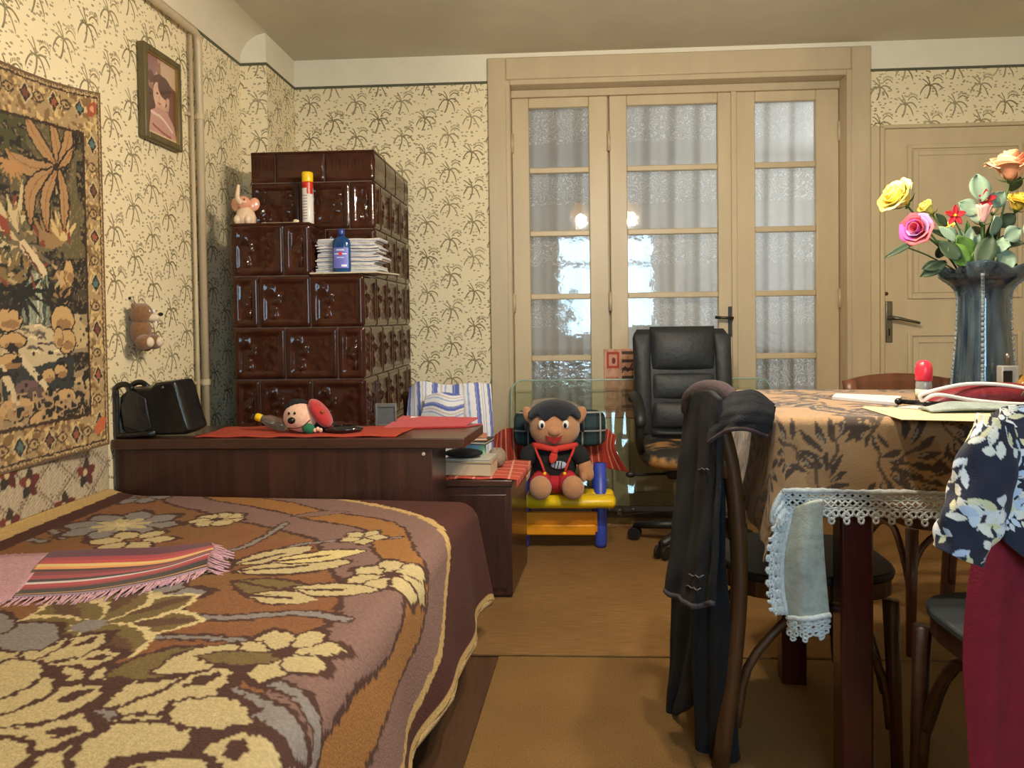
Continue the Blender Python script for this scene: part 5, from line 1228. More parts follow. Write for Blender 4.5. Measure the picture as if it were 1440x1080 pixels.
MB().grid(vfn, 48, 40, close_u=True).build('vase_wall', mv, vs_, smooth=True, solid=.004)
MB().lathe([(rpx(60), CZ+.0005), (rpx(62), CZ+.012)], (vx, vy, 0), 24).build('vase_foot', mv, vs_, smooth=True)
MB().lathe([(rpx(58), zpx(403)), (rpx(84), zpx(390))], (vx, vy, 0), 24).build('inner_rim', mat('navy_rim', (22, 28, 66), .15), vs_, smooth=True)
mcl = mat('cut_clear_glass', (176, 190, 192), .1, var=.2, scale=60, trans=.6)
for k in range(4):
    a = PI*.5*k-.52; rib = MB()
    for i in range(40):
        t_ = .04+.84*i/39; r, z_ = cr(prof, t_); kk_ = sec(a); rib.ell((vx+(r*kk_+.001)*math.cos(a), vy+(r*kk_+.001)*math.sin(a), z_), (.0058, .0058, .0070), (0, .6*(-1)**i, a), 6, 4)
    rib.build('cut_rib', mcl, vs_, smooth=False)
# flowers
M_STEM = mat('stem_green', (70, 92, 44), .7); MOUTH = Vector((vx, vy, zpx(392)))
def orient(d):
    z = Vector(d).normalized(); x = z.orthogonal().normalized(); y = z.cross(x)
    return Matrix((x, y, z)).transposed()
def stem_to(t, c, d, r=.0028):
    c = Vector(c); a = MOUTH+Vector(((c.x-vx)*.15, (c.y-vy)*.15, -.12)); m_ = MOUTH+Vector(((c.x-vx)*.25, (c.y-vy)*.25, .0))
    MB().tube(smoothline([a, m_, (m_+c)/2+Vector((0, 0, .012)), c-Vector(d).normalized()*.012], 12), r, 6).build('stem', M_STEM, t, smooth=True)
def rose(name, label, px, py, dy, size, cols, d, layers=((3, .34, .2), (3, .58, .45), (4, .82, .75), (5, 1.0, 1.0)), open_=.62):
    c = P(px, py, Y=vy+dy); R = orient(d); t = thing(name, label, 'flower', tuple(c), 0, 'artificial flowers in the vase'); stem_to(t, c, d)
    k0 = 0
    for li, (n, rad, flare) in enumerate(layers):
        for k in range(n):
            a0 = 2*PI*k/n+li*.7+random.uniform(-.1, .1); w = 2*PI/n*1.35; colr = cols[k0 % len(cols)]; k0 += 1
            def fn(s_, t_, a0=a0, w=w, rad=rad, flare=flare):
                wid = w*(.35+.65*math.sin(min(1, t_*1.15)*PI*.55)); a = a0+(s_-.5)*wid
                r = size*rad*(.15+.72*t_**.55+open_*flare*.40*t_**4)*(1+.05*math.sin(a*7+rad*9)*t_); z = size*(1.5*(1.12-.18*rad)*t_-(.60*flare*open_*t_**4))-.22*size*(2*(s_-.5))**2*t_**2+.03*size*math.sin(s_*9+a0)*t_
                return tuple(c+np.array(R @ Vector((r*math.cos(a), r*math.sin(a), z-size*.5))))
            MB().grid(fn, 7, 7).build('petal', mat('petal_%d_%d_%d' % colr, colr, .7, var=.08, scale=40, sss=.1), t, smooth=True, solid=.0012)
    for k in range(4):
        a = 2*PI*k/4; q0 = c-np.array(R @ Vector((0, 0, size*.5))); q1 = c+np.array(R @ Vector((size*.75*math.cos(a), size*.75*math.sin(a), -size*.25)))
        MB().tube(smoothline([q0, (q0+q1)/2-np.array(R @ Vector((0, 0, size*.12))), q1], 6), [size*.12, size*.13, size*.11, size*.08, size*.04, .0008], 6, flat=(1, .4)).build('sepal', M_STEM, t, smooth=True)
    MB().ell(c-np.array(R @ Vector((0, 0, size*.5))), (size*.2,)*3, nu=10, nv=7).build('flower_base', M_STEM, t, smooth=True)
    return t
rose('rose', 'large yellow rose leaning out left of the vase', 1266, 280, .0, .050, [(238, 216, 110), (244, 230, 150), (232, 202, 84)], (-.75, -.25, .45))
rose('rose', 'coral and magenta rose low on the left of the bouquet', 1292, 324, -.04, .042, [(206, 70, 86), (176, 78, 156), (216, 100, 108), (200, 130, 184)], (-.6, -.6, .15))
rose('rose', 'large peach rose high on the right of the bouquet', 1422, 240, .0, .058, [(246, 184, 138), (250, 200, 160), (238, 160, 116)], (-.15, -.25, .95))
rose('rose_bud', 'pale yellow bud beside the large yellow rose', 1306, 296, .0, .030, [(244, 230, 130), (240, 222, 104)], (-.6, -.2, .5), ((3, .4, .2), (4, .75, .5)), .6)
rose('rose_bud', 'dusty pink closed bud in the middle of the bouquet', 1382, 306, -.05, .036, [(216, 164, 152), (204, 148, 142)], (.05, -.1, 1), ((3, .4, .1), (4, .62, .15)), .3)
rose('rose', 'golden yellow rose below the peach rose', 1432, 288, .03, .036, [(240, 206, 84), (230, 190, 60)], (.1, -.4, .8))
rose('rose_bud', 'yellow bud low behind the coral rose', 1334, 327, .02, .030, [(244, 224, 120), (236, 210, 90)], (-.3, -.2, .9), ((3, .4, .2), (4, .7, .5)), .6)
rose('rose_bud', 'cream bud between dusty pink bud and peach rose', 1398, 294, .03, .028, [(246, 220, 176), (240, 206, 160)], (.1, -.3, .9), ((3, .4, .2), (4, .75, .5)), .7)
def leaf_obj(t, c, d, L, W_, m, face=(0, -1, .25), curl=.15):
    d = Vector(d).normalized(); n = Vector(face); n = (n-d*n.dot(d)).normalized(); x = d.cross(n); c = Vector(c)
    def fn(s_, t_): w = W_*math.sin(PI*min(1, t_*.96+.03))**.75*(s_-.5); return tuple(c+d*L*t_+x*w-n*(curl*L*t_*t_)+n*abs(s_-.5)*W_*.25)
    return MB().grid(fn, 5, 8).build('leaf', m, t, smooth=True, solid=.0010)
def small_red(label, px, py, dy):
    c = P(px, py, Y=vy+dy); t = thing('small_red_flower', label, 'flower', tuple(c), 0, 'artificial flowers in the vase'); stem_to(t, c, (0, 0, 1), .0018)
    for k in range(5):
        a = 2*PI*k/5+.3; leaf_obj(t, c, (math.cos(a), -.35, math.sin(a)), .030, .017, mat('petal_red', (176, 28, 40), .6), (0, -1, .2), .2).name = 'petal'
    MB().ell(c+np.array([0, -.006, 0]), (.004,)*3, nu=8, nv=6).build('flower_centre', M_YEL, t, smooth=True)
small_red('small red blossom left of the dusty pink bud', 1342, 303, -.06); small_red('small red blossom above the dusty pink bud', 1385, 281, -.05)
M_LD = mat('leaf_dark', (50, 66, 44), .6, var=.15, scale=30); M_LG = mat('leaf_green', (88, 124, 50), .6, var=.15, scale=30); M_LB = mat('leaf_bright', (132, 168, 72), .6, var=.12, scale=30); M_EU = mat('leaf_eucalyptus', (134, 156, 132), .75, var=.1, scale=30)
def sprig(name, label, tip, leaves_, m, dy=0.0):
    c = P(*tip, Y=vy+dy); t = thing(name, label, 'foliage', tuple(c), 0, 'artificial leaves in the vase'); stem_to(t, c, (c-np.array(MOUTH)), .0022)
    for (px, py, qx, qy, w, mm) in leaves_:
        a, b_ = P(px, py, Y=vy+dy+random.uniform(-.03, .03)), P(qx, qy, Y=vy+dy-.02); L = float(np.linalg.norm(b_-a)); leaf_obj(t, a, b_-a, L, w*vy/FPX, mm or m, (random.uniform(-.3, .3), -1, random.uniform(0, .6)))
sprig('eucalyptus_sprig', 'pale round eucalyptus leaves rising in the middle of the bouquet', (1378, 262), [(1378, 284, 1376, 244, 30, None), (1372, 300, 1350, 284, 26, None), (1392, 290, 1412, 270, 24, None), (1384, 310, 1360, 296, 20, None)], M_EU, -.03)
sprig('eucalyptus_sprig', 'pale round eucalyptus leaves on the right of the bouquet', (1425, 320), [(1412, 335, 1436, 322, 24, None), (1405, 352, 1425, 375, 24, None), (1400, 345, 1420, 345, 22, None), (1396, 330, 1402, 305, 24, None), (1440, 330, 1460, 318, 22, None)], M_EU, -.06)
sprig('leafy_sprig', 'dark narrow leaves reaching left under the coral rose', (1268, 345), [(1290, 338, 1246, 360, 9, None), (1325, 372, 1299, 376, 16, None), (1330, 368, 1297, 388, 17, None), (1318, 362, 1330, 342, 18, None)], M_LD, -.03)
sprig('leafy_sprig', 'broad green leaves filling the centre of the bouquet', (1350, 345), [(1362, 372, 1335, 345, 30, M_LG), (1366, 372, 1350, 332, 30, M_LG), (1372, 372, 1388, 352, 22, M_LG), (1368, 378, 1374, 352, 14, M_LB), (1378, 378, 1366, 362, 12, M_LB), (1350, 365, 1322, 340, 24, M_LD), (1376, 376, 1396, 330, 26, M_LD)], M_LG, -.05)
sprig('leafy_sprig', 'small grey-green leaves between the yellow bud and the red blossom', (1340, 318), [(1345, 340, 1322, 318, 13, None), (1350, 345, 1338, 318, 11, None), (1355, 350, 1352, 320, 12, None), (1360, 348, 1366, 318, 11, None), (1365, 352, 1378, 330, 13, None), (1345, 352, 1316, 338, 12, M_LG), (1352, 358, 1330, 352, 12, M_LD), (1360, 345, 1362, 312, 9, M_LG), (1340, 335, 1312, 322, 9, M_LD)], M_EU, -.02)
sprig('leafy_sprig', 'dark leaves crowding the right side of the bouquet', (1410, 310), [(1395, 360, 1420, 330, 22, None), (1390, 350, 1400, 310, 24, None), (1405, 320, 1428, 300, 20, None), (1402, 345, 1440, 340, 18, None), (1420, 268, 1436, 250, 18, None), (1385, 340, 1370, 318, 20, None), (1330, 318, 1318, 300, 12, None), (1400, 372, 1432, 372, 14, None)], M_LD, .02)
# roll-on with red cap
rx_ = on(1299, 568)
ro = thing('roll_on_deodorant', 'clear roll-on bottle with pinkish red domed cap on the table', 'bottle', tuple(rx_))
MB().lathe([(.016, 0), (.018, .004), (.018, .05), (.016, .058)], tuple(rx_), 20).build('bottle_body', mat('clear_plastic', (176, 178, 176), .15, trans=.5), ro, smooth=True)
MB().lathe([(.0175, .056), (.019, .058), (.0195, .085), (.016, .098), (.009, .104), (.002, .1055)], tuple(rx_), 22).build('cap', mat('cap_pinkred', (222, 48, 66), .3), ro, smooth=True)
MB().lathe([(.0183, .014), (.0183, .036)], tuple(rx_), 20).build('label', mat('label_pale', (206, 196, 170), .6), ro, smooth=True)
# perfume flasks
for (px, lab, hgt_, wid_, c_, dark) in ((1417, 'square clear perfume flask with a black panel by the vase', .075, .028, (196, 192, 184), True), (1446, 'round amber perfume flask at the right of the table', .05, .040, (176, 124, 56), False)):
    p = P(px, 553, Z=CZ); t = thing('perfume_flask', lab, 'bottle', tuple(p), 0, 'perfume flasks on the table')
    if dark: MB().box((p[0]-wid_*.8, p[1]-.015, p[2]+.001), (p[0]+wid_*.8, p[1]+.015, p[2]+hgt_)).build('flask_body', mat('flask_clear', c_, .08, trans=.6), t, bevel=.004); MB().box((p[0]-wid_*.72, p[1]-.0165, p[2]+.004), (p[0]+wid_*.1, p[1]-.0152, p[2]+hgt_*.82)).build('black_panel', M_BLK, t)
    else: MB().lathe([(wid_*.7, 0), (wid_, .008), (wid_, .03), (wid_*.4, hgt_)], tuple(p), 20).build('flask_body', mat('flask_amber', c_, .1, trans=.4), t, smooth=True)
    MB().lathe([(.007, hgt_), (.007, hgt_+.012), (.009, hgt_+.014), (.009, hgt_+.028), (.005, hgt_+.034)], tuple(p), 12).build('stopper', M_STEEL if dark else M_YEL, t, smooth=True)
# dark red pouch with white strap
p0 = on(1385, 572); px_, py_ = p0[0], p0[1]
rp = thing('red_pouch', 'dark red leather pouch with a white looped strap on the table', 'pouch', (px_, py_, CZ))
W2 = .165
M_MAR = mat('maroon_leather', (110, 26, 34), .4, var=.15, scale=20, bump=.3, bscale=60)
def pouch(s_, t_):
    x = (s_-.5)*2; h = .048*(1-abs(x)**2.4)+.006; a = 2*PI*t_
    return (px_+x*W2+.02, py_+.045*math.cos(a)*(1-.3*x*x), CZ+.003+h*.5*(1+math.sin(a)))
mbp = MB(); mbp.grid(lambda s_, t_: pouch(t_, s_), 20, 26, close_u=True); mbp.build('pouch_body', M_MAR, rp, smooth=True)
cord = [(-.155, -.03, .018), (-.16, -.035, .032), (-.12, -.04, .046), (-.05, -.03, .056), (.03, -.03, .052), (.12, -.04, .034), (.185, -.045, .022)]
MB().tube(smoothline([(px_+a, py_+b_, CZ+c) for a, b_, c in cord], 30), .0042, 8).build('strap', mat('strap_white', (226, 214, 206), .5), rp, smooth=True)
cord = [(-.155, -.03, .018), (-.13, -.05, .034), (-.06, -.055, .022), (.02, -.06, .014), (.10, -.06, .012), (.19, -.06, .016)]
MB().tube(smoothline([(px_+a, py_+b_, CZ+c) for a, b_, c in cord], 30), .0042, 8).build('strap', MATS['strap_white'], rp, smooth=True)
MB().tube(smoothline([(px_+.05, py_-.05, CZ+.03), (px_+.058, py_-.055, CZ+.042), (px_+.066, py_-.05, CZ+.034), (px_+.058, py_-.05, CZ+.026)], 14), .0018, 6).build('clasp', M_STEEL, rp, smooth=True)
# papers, pen, notebook, grey glove
def sheet(name, label, pts, h, c, cat='paper', z=0.0):
    q = [P(a, b_, Z=CZ+z) for a, b_ in pts]
    return tag(MB().prism([(p[0], p[1]) for p in q], CZ+z+.0003, CZ+z+h).build(name, mat('sheet_%d_%d_%d' % c, c, .85, var=.06, scale=30), bevel=.0005), label, cat)
sheet('notebook', 'white notebook with bluish page edges on the far table side', [(1262, 571), (1170, 562), (1175, 557), (1268, 561)][::1], .008, (190, 186, 188), 'notebook')
sheet('paper_sheet', 'cream folded paper sheet near the front of the table', [(1268, 591), (1212, 574), (1216, 572.5), (1400, 580), (1400, 594)], .002, (198, 182, 142))
sheet('envelope', 'white envelope lying under the red pouch', [(1262, 574), (1300, 570.5), (1420, 573), (1420, 577.5), (1320, 578)], .003, (196, 190, 182), 'envelope', .0022)
pq = [P(1256, 566, Z=CZ+.006), P(1330, 571, Z=CZ+.006)]
pn = thing('black_pen', 'black pen lying in front of the red-capped bottle', 'pen', tuple(pq[0]))
MB().tube([tuple(pq[0]-np.array([0, .03, -.006])), tuple(pq[1]-np.array([0, .03, -.006]))], .0055, 8).build('barrel', M_BLK, pn, smooth=True)
MB().ell(tuple(pq[0]-np.array([0, .03, -.006])), (.010, .008, .008), nu=10, nv=7).build('cap', M_BLK, pn, smooth=True)
gp = on(1360, 580)
gc = [[(gp[0]+dx_, gp[1]+dy_, CZ+.006+h) for dx_, h in zip((-.09, -.04, .02, .09), hh)] for dy_, hh in ((-.03, (.0, .003, .004, .002)), (0, (.002, .016, .014, .010)), (.03, (.001, .004, .008, .004)))]
tag(np_grid('grey_cloth', patch(gc, 30, 14), None, mat('cloth_greygreen', (142, 152, 146), .9, var=.15, scale=50, bump=.4, bscale=150), solid=.004), 'crumpled grey-green cloth lying on the cream paper', 'cloth')

# ================================================================== CLOTHES ON THE RIGHT CHAIR
def floral(u_, v_, seed, n):
    pa = Paint(u_, v_, (30, 33, 52)); r_ = random.Random(seed); u0, u1, v0, v1 = u_.min(), u_.max(), v_.min(), v_.max()
    for i in range(n):
        gc_ = max(2, int(round(math.sqrt(n*(u1-u0)/(v1-v0))))); gr_ = -(-n//gc_)
        c = (u0+(u1-u0)*((i % gc_)+r_.uniform(.2, .8))/gc_, v0+(v1-v0)*((i//gc_)+r_.uniform(.2, .8))/gr_); a = r_.uniform(0, 6.3)
        pa.stroke([c, (c[0]+.03*math.cos(a), c[1]+.03*math.sin(a)), (c[0]+.055*math.cos(a+.5), c[1]+.055*math.sin(a+.5))], .0028, (206, 206, 202))
        for k in range(r_.choice((3, 4, 5))):
            cc = r_.choice([(196, 206, 220), (222, 218, 206), (176, 190, 214), (206, 200, 160), (212, 214, 216)])
            pa.petal((c[0]+.012*k*math.cos(a), c[1]+.012*k*math.sin(a)), a+(-1)**k*(.7+.15*k), r_.uniform(.020, .034), r_.uniform(.010, .016), cc)
    return pa.c
M_FLO = mat_vcol('floral_cotton', .9, .1, .25, 300, .06, 60)
sh = thing('floral_shirt', 'navy shirt with pale leaf print hanging on the right chair', 'shirt', (.85, 1.23, .88))
ctr = [P(1402, 590, Y=1.215), P(1392, 640, Y=1.20), P(1377, 700, Y=1.19), P(1360, 745, Y=1.185), P(1346, 782, Y=1.18)]; ra = [.026, .040, .044, .042, .036]
nU, nV = 110, 150
tt_ = np.linspace(0, 1, nV); aa = np.linspace(0, 2*PI, nU)
C_ = np.stack([cr(ctr, t) for t in tt_]); Rr = np.array([float(cr(np.array(ra)[:, None], t)[0]) for t in tt_])
T_ = np.gradient(C_, axis=0); T_ /= np.linalg.norm(T_, axis=1)[:, None]; Bn = np.array([0, 1., 0]); Sd = np.cross(T_, Bn); Sd /= np.linalg.norm(Sd, axis=1)[:, None]
wr = 1+.07*np.sin(aa[None, :]*3+tt_[:, None]*14)+.05*np.sin(aa[None, :]*5-tt_[:, None]*22)
pos = C_[:, None]+Sd[:, None]*(np.cos(aa)[None, :, None]*(Rr[:, None]*wr)[..., None])+Bn*(np.sin(aa)[None, :, None]*(Rr[:, None]*wr*.62)[..., None])
uu, vv = np.meshgrid(aa*.04, tt_*.23); np_grid('sleeve', pos, floral(uu, vv, 3, 30), M_FLO, sh, solid=.003)
ctr = [[P(1396, 582, Y=1.26), P(1425, 570, Y=1.235), P(1540, 566, Y=1.23), P(1660, 566, Y=1.23)], [P(1400, 640, Y=1.215), P(1430, 640, Y=1.20), P(1540, 640, Y=1.205), P(1660, 640, Y=1.2)], [P(1402, 710, Y=1.205), P(1430, 715, Y=1.185), P(1545, 720, Y=1.19), P(1660, 720, Y=1.19)], [P(1404, 745, Y=1.20), P(1428, 775, Y=1.18), P(1540, 850, Y=1.175), P(1660, 890, Y=1.18)]]
pb_ = patch(ctr, 200, 220); uu, vv = np.meshgrid(np.linspace(0, .30, 200), np.linspace(0, .30, 220)); np_grid('shirt_body', pb_, floral(uu, vv, 9, 66), M_FLO, sh, solid=.003)
MB().tube([tuple(p) for p in pb_[::6, 3]], .004, 6).build('piping', mat('navy_piping', (26, 28, 40), .8), sh, smooth=True)
rt_ = thing('red_trousers', 'dark red trousers hanging under the floral shirt', 'trousers', (.8, 1.25, .5))
M_RT = mat('red_trouser_cloth', (122, 14, 34), .9, var=.1, scale=30, bump=.25, bscale=250)
ctr = [[P(1392, 690, Y=1.24), P(1420, 690, Y=1.222), P(1460, 690, Y=1.235), P(1600, 690, Y=1.23)], [P(1366, 790, Y=1.225), P(1405, 790, Y=1.205), P(1450, 790, Y=1.23), P(1600, 790, Y=1.215)], [P(1354, 920, Y=1.22), P(1395, 920, Y=1.20), P(1436, 920, Y=1.225), P(1600, 920, Y=1.205)], [P(1362, 1060, Y=1.21), P(1392, 1060, Y=1.20), P(1430, 1060, Y=1.225), P(1600, 1060, Y=1.205)], [P(1368, 1180, Y=1.21), P(1392, 1180, Y=1.20), P(1430, 1180, Y=1.225), P(1600, 1180, Y=1.205)]]
np_grid('trouser_legs', patch(ctr, 50, 60), None, M_RT, rt_, solid=.008)

# ================================================================== BY THE GLAZED DOOR
# ---- striped cloth over the chair beside the stove
M_BLS, nt, b = new_mat('blue_stripe_cotton')
uvn = nt.node('ShaderNodeAttribute', attribute_name='Col'); nt.l.new(uvn.outputs['Color'], b.inputs['Base Color']); b.inputs['Roughness'].default_value = .9
nt.l.new(nt.bump(nt.noise(nt.node('ShaderNodeTexCoord').outputs['Object'], 60), .3, .004), b.inputs['Normal'])
def stripes_col(u_): 
    c = np.empty(u_.shape+(3,)); c[:] = lin((222, 220, 222)); f = (u_ % .085)/.085
    c[f < .28] = lin((92, 104, 170)); c[(f > .06) & (f < .10)] = lin((150, 158, 200)); c[(f > .42) & (f < .5)] = lin((196, 184, 176)); c[(f > .62) & (f < .70)] = lin((150, 166, 210)); return c
YC = 3.345
ctr = [[P(576, 545, Y=YC+.06), P(592, 536, Y=YC+.03), P(628, 541, Y=YC+.035), P(668, 538, Y=YC+.03), P(690, 540, Y=YC+.07)],
       [P(572, 590, Y=YC), P(596, 580, Y=YC-.02), P(630, 585, Y=YC+.0), P(668, 580, Y=YC-.015), P(693, 590, Y=YC+.02)],
       [P(570, 640, Y=YC-.01), P(598, 640, Y=YC-.03), P(632, 640, Y=YC), P(668, 640, Y=YC-.02), P(695, 645, Y=YC+.01)],
       [P(568, 700, Y=YC-.01), P(598, 705, Y=YC-.03), P(632, 700, Y=YC), P(670, 690, Y=YC-.02), P(700, 685, Y=YC+.01)]]
g = patch(ctr, 140, 60); sl = np.linspace(0, .46, 140)[None, :]+np.linspace(0, 1, 60)[:, None]*(.05*np.sin(np.linspace(0, 1, 140)*PI*2-.6))[None, :]
tag(np_grid('striped_cloth', g, stripes_col(sl), M_BLS, solid=.004), 'white cloth with blue stripes draped over a chair by the stove', 'cloth')
ctr = [[P(599, 556, Y=YC-.05), P(625, 552, Y=YC-.07), P(652, 556, Y=YC-.05)], [P(596, 572, Y=YC-.06), P(624, 574, Y=YC-.09), P(652, 574, Y=YC-.06)], [P(590, 592, Y=YC-.06), P(622, 596, Y=YC-.09), P(650, 596, Y=YC-.06)]]
g = patch(ctr, 40, 60); sl = np.linspace(0, .17, 60)[:, None]+.012*np.sin(np.linspace(0, 1, 40)*7)[None, :]
tag(np_grid('striped_shirt', g, stripes_col(sl+.02), M_BLS, solid=.012), 'folded blue striped shirt hanging on the striped cloth', 'shirt')
# ---- leaning glass sheet
gs = thing('glass_sheet', 'large clear glass sheet with rounded corners leaning on the glazed door', 'glass sheet', (.42, 3.85, 0))
x0, x1, zt, y0, y1 = -.235, 1.09, .725, 3.80, 3.945
def gq(x, z): return (x, y0+(y1-y0)*z/zt, z)
rnd = .06; out = [(x0, .013), (x1, .013)]+[(x1-rnd+rnd*math.cos(a), zt-rnd+rnd*math.sin(a)) for a in [PI/2*i/6 for i in range(7)]]+[(x0+rnd-rnd*math.sin(a), zt-rnd+rnd*math.cos(a)) for a in [PI/2*i/6 for i in range(7)]]
mgs = mat_glass('sheet_glass', (.90, .95, .92), refl=0.6)
MB().add([gq(x, z) for x, z in out]+[(p[0], p[1]+.006, p[2]) for p in [gq(x, z) for x, z in out]], [tuple(range(len(out)-1, -1, -1)), tuple(range(len(out), 2*len(out)))]+[(i, (i+1) % len(out), len(out)+(i+1) % len(out), len(out)+i) for i in range(len(out))]).build('pane', mgs, gs)
MB().tube([gq(x, z) for x, z in out[1:]]+[gq(*out[0])], .004, 6).build('ground_edge', mat('glass_edge_green', (150, 178, 164), .2, coat=.5), gs, smooth=True)
# ---- newspaper clipping on the door
a, b_ = P(849, 491, Y=4.085), P(893, 587, Y=4.085)
uu, vv = np.meshgrid(np.linspace(0, 1, 60), np.linspace(0, 1, 110)); pa = Paint(uu, vv, (206, 158, 132)); n_ = vnoise(uu, vv, 14, 71); pa.put(n_ > .6, (194, 142, 118))
for r_ in range(22): pa.poly([(.06, .03+r_*.026), (.46, .03+r_*.026), (.46, .042+r_*.026), (.06, .042+r_*.026)], (168, 116, 98))
pa.poly([(.1, .72), (.5, .72), (.5, .96), (.1, .96)], (176, 70, 56)); pa.poly([(.16, .76), (.44, .76), (.44, .92), (.16, .92)], (206, 150, 126)); pa.ell((.32, .83), .06, .05, (120, 60, 50))
for z0 in (.92, .80, .68, .56, .30, .14): pa.poly([(.58, z0), (.96, z0), (.96, z0+.05), (.58, z0+.05)], (84, 66, 60))
pa.stroke([(.6, .66), (.7, .74), (.78, .68), (.92, .78)], .03, (70, 56, 52)); pa.poly([(.55, .1), (.96, .1), (.96, .42), (.55, .42)], (150, 112, 100), .6)
tag(np_grid('newspaper_clipping', np.stack([a[0]+(b_[0]-a[0])*uu, np.full_like(uu, 4.082)+.002*np.sin(uu*4), b_[2]+(a[2]-b_[2])*vv], -1), pa.c, mat_vcol('newsprint_pink', .95, 0, .1, 100, .05, 80), solid=.0006), 'pinkish printed newspaper page stuck to the glazed door', 'newspaper')
# ---- toy bench
M_TY = mat('toy_yellow', (232, 196, 26), .35, var=.06); M_TB = mat('toy_blue', (58, 78, 184), .4, var=.06); M_TO = mat('toy_orange', (232, 150, 14), .4, var=.06)
bn = thing('toy_bench', 'yellow, blue and orange plastic toy bench by the glazed door', 'bench', (.02, 3.45, 0))
xa, xb = -.22, float(P(866, 705, Y=3.32)[0])
def plank(z, y, r, xa=xa, xb=xb): return MB().tube([(xa, y, z), (xa+.012, y, z), (xb-.02, y, z), (xb-.008, y, z), (xb, y, z)], [r*.6, r, r, r*.92, r*.6], 14, flat=(1.6, 1)) 
zpl = float(P(800, 706, Y=3.33)[2])
plank(zpl, 3.345, .030).build('seat_plank', M_TY, bn, smooth=True); plank(zpl, 3.45, .030).build('seat_plank', M_TY, bn, smooth=True)
for x in (-.16, .19):
    MB().tube([(x, 3.43, .013), (x, 3.43, .03), (x, 3.43, .392)], [.024, .028, .028], 14).build('post', M_TB, bn, smooth=True)
    MB().tube([(x, 3.69, .013), (x, 3.69, .48)], .028, 14).build('post', M_TB, bn, smooth=True)
MB().box((-.16, 3.40, .085), (.175, 3.425, .175)).build('front_panel', M_TO, bn, bevel=.004)
MB().box((-.16, 3.375, .078), (.165, 3.40, .125)).build('lower_rail', M_TO, bn, bevel=.006)
MB().box((-.2, 3.675, .36), (.23, 3.705, .47)).build('back_panel', M_TY, bn, bevel=.01)
# ---- red striped throw over the bench back
def red_stripe(u_):
    c = np.empty(u_.shape+(3,)); c[:] = lin((168, 52, 36)); f = (u_ % .036)/.036; c[f < .10] = lin((222, 168, 130)); c[(f > .5) & (f < .66)] = lin((128, 36, 30)); return c
YT = 3.63
ctr = [[P(696, 612, Y=YT+.02), P(715, 602, Y=YT), P(760, 605, Y=YT+.02), P(810, 605, Y=YT), P(848, 602, Y=YT+.01), P(866, 612, Y=YT)],
       [P(692, 632, Y=YT), P(716, 630, Y=YT-.02), P(760, 632, Y=YT+.01), P(812, 630, Y=YT-.02), P(846, 628, Y=YT+.01), P(866, 634, Y=YT-.02)],
       [P(692, 652, Y=YT-.01), P(718, 654, Y=YT-.03), P(762, 655, Y=YT), P(815, 657, Y=YT-.03), P(850, 658, Y=YT+.0), P(884, 664, Y=YT-.03)]]
g = patch(ctr, 150, 40); sl = np.repeat(np.linspace(0, .62, 150)[None, :], 40, 0)
tag(np_grid('striped_throw', g, red_stripe(sl), mat_vcol('throw_weave', .95, .1, .4, 250, .12, 120), solid=.006), 'red throw with thin cream stripes over the toy bench back', 'throw')
# ---- plaid cushion behind the doll
cx_, cz_ = float(P(787, 602, Y=3.54)[0]), float(P(787, 602, Y=3.54)[2])
def plaid_mat():
    m, nt, b = new_mat('dark_plaid'); co = nt.node('ShaderNodeTexCoord').outputs['Object']; sp = nt.node('ShaderNodeSeparateXYZ'); nt.l.new(co, sp.inputs[0])
    def bands(s, k): return nt.m('GREATER_THAN', nt.m('SINE', nt.m('MULTIPLY', s, k)), .2)
    def thin(s, k): return nt.m('GREATER_THAN', nt.m('SINE', nt.m('MULTIPLY', s, k)), .965)
    f = nt.m('MULTIPLY', nt.m('ADD', bands(sp.outputs[0], 75), bands(sp.outputs[2], 75)), .5); g_ = nt.m('MAXIMUM', thin(sp.outputs[0], 75), thin(sp.outputs[2], 75))
    nt.l.new(nt.mix(nt.m('MULTIPLY', g_, .7), nt.mix(f, lin((44, 66, 70)), lin((22, 26, 32))), lin((176, 176, 170))), b.inputs['Base Color']); b.inputs['Roughness'].default_value = .95
    nt.l.new(nt.bump(nt.noise(co, 200), .3, .003), b.inputs['Normal']); return m
cu = thing('plaid_cushion', 'dark green tartan cushion behind the seated doll', 'cushion', (cx_, 3.55, .42))
def cush(s_, t_):
    a = 2*PI*s_; e = .42; co_, si = math.copysign(abs(math.cos(a))**e, math.cos(a)), math.copysign(abs(math.sin(a))**e, math.sin(a)); th = (t_-.5)*PI
    k = math.cos(th)**.5 if abs(th) < PI/2-1e-6 else 0
    return (cx_+.215*co_*k, 3.548+.045*math.sin(th)*(1-.5*abs(co_*si)), cz_+.085*si*k*(1.0+.12*abs(co_)**3))
MB().grid(cush, 44, 12, close_u=True).build('cushion_body', plaid_mat(), cu, smooth=True)
tag(np_grid('grey_towel', patch([[P(748, 563, Y=3.60), P(775, 560, Y=3.60), P(805, 566, Y=3.60), P(838, 586, Y=3.60)], [P(745, 575, Y=3.53), P(775, 572, Y=3.53), P(808, 578, Y=3.53), P(836, 592, Y=3.53)], [P(744, 592, Y=3.56), P(775, 590, Y=3.56), P(808, 592, Y=3.56), P(832, 600, Y=3.56)]], 30, 16), None, mat('towel_grey', (150, 142, 130), .95, bump=.4, bscale=200), solid=.006), 'grey towel lying on top of the plaid cushion', 'towel')

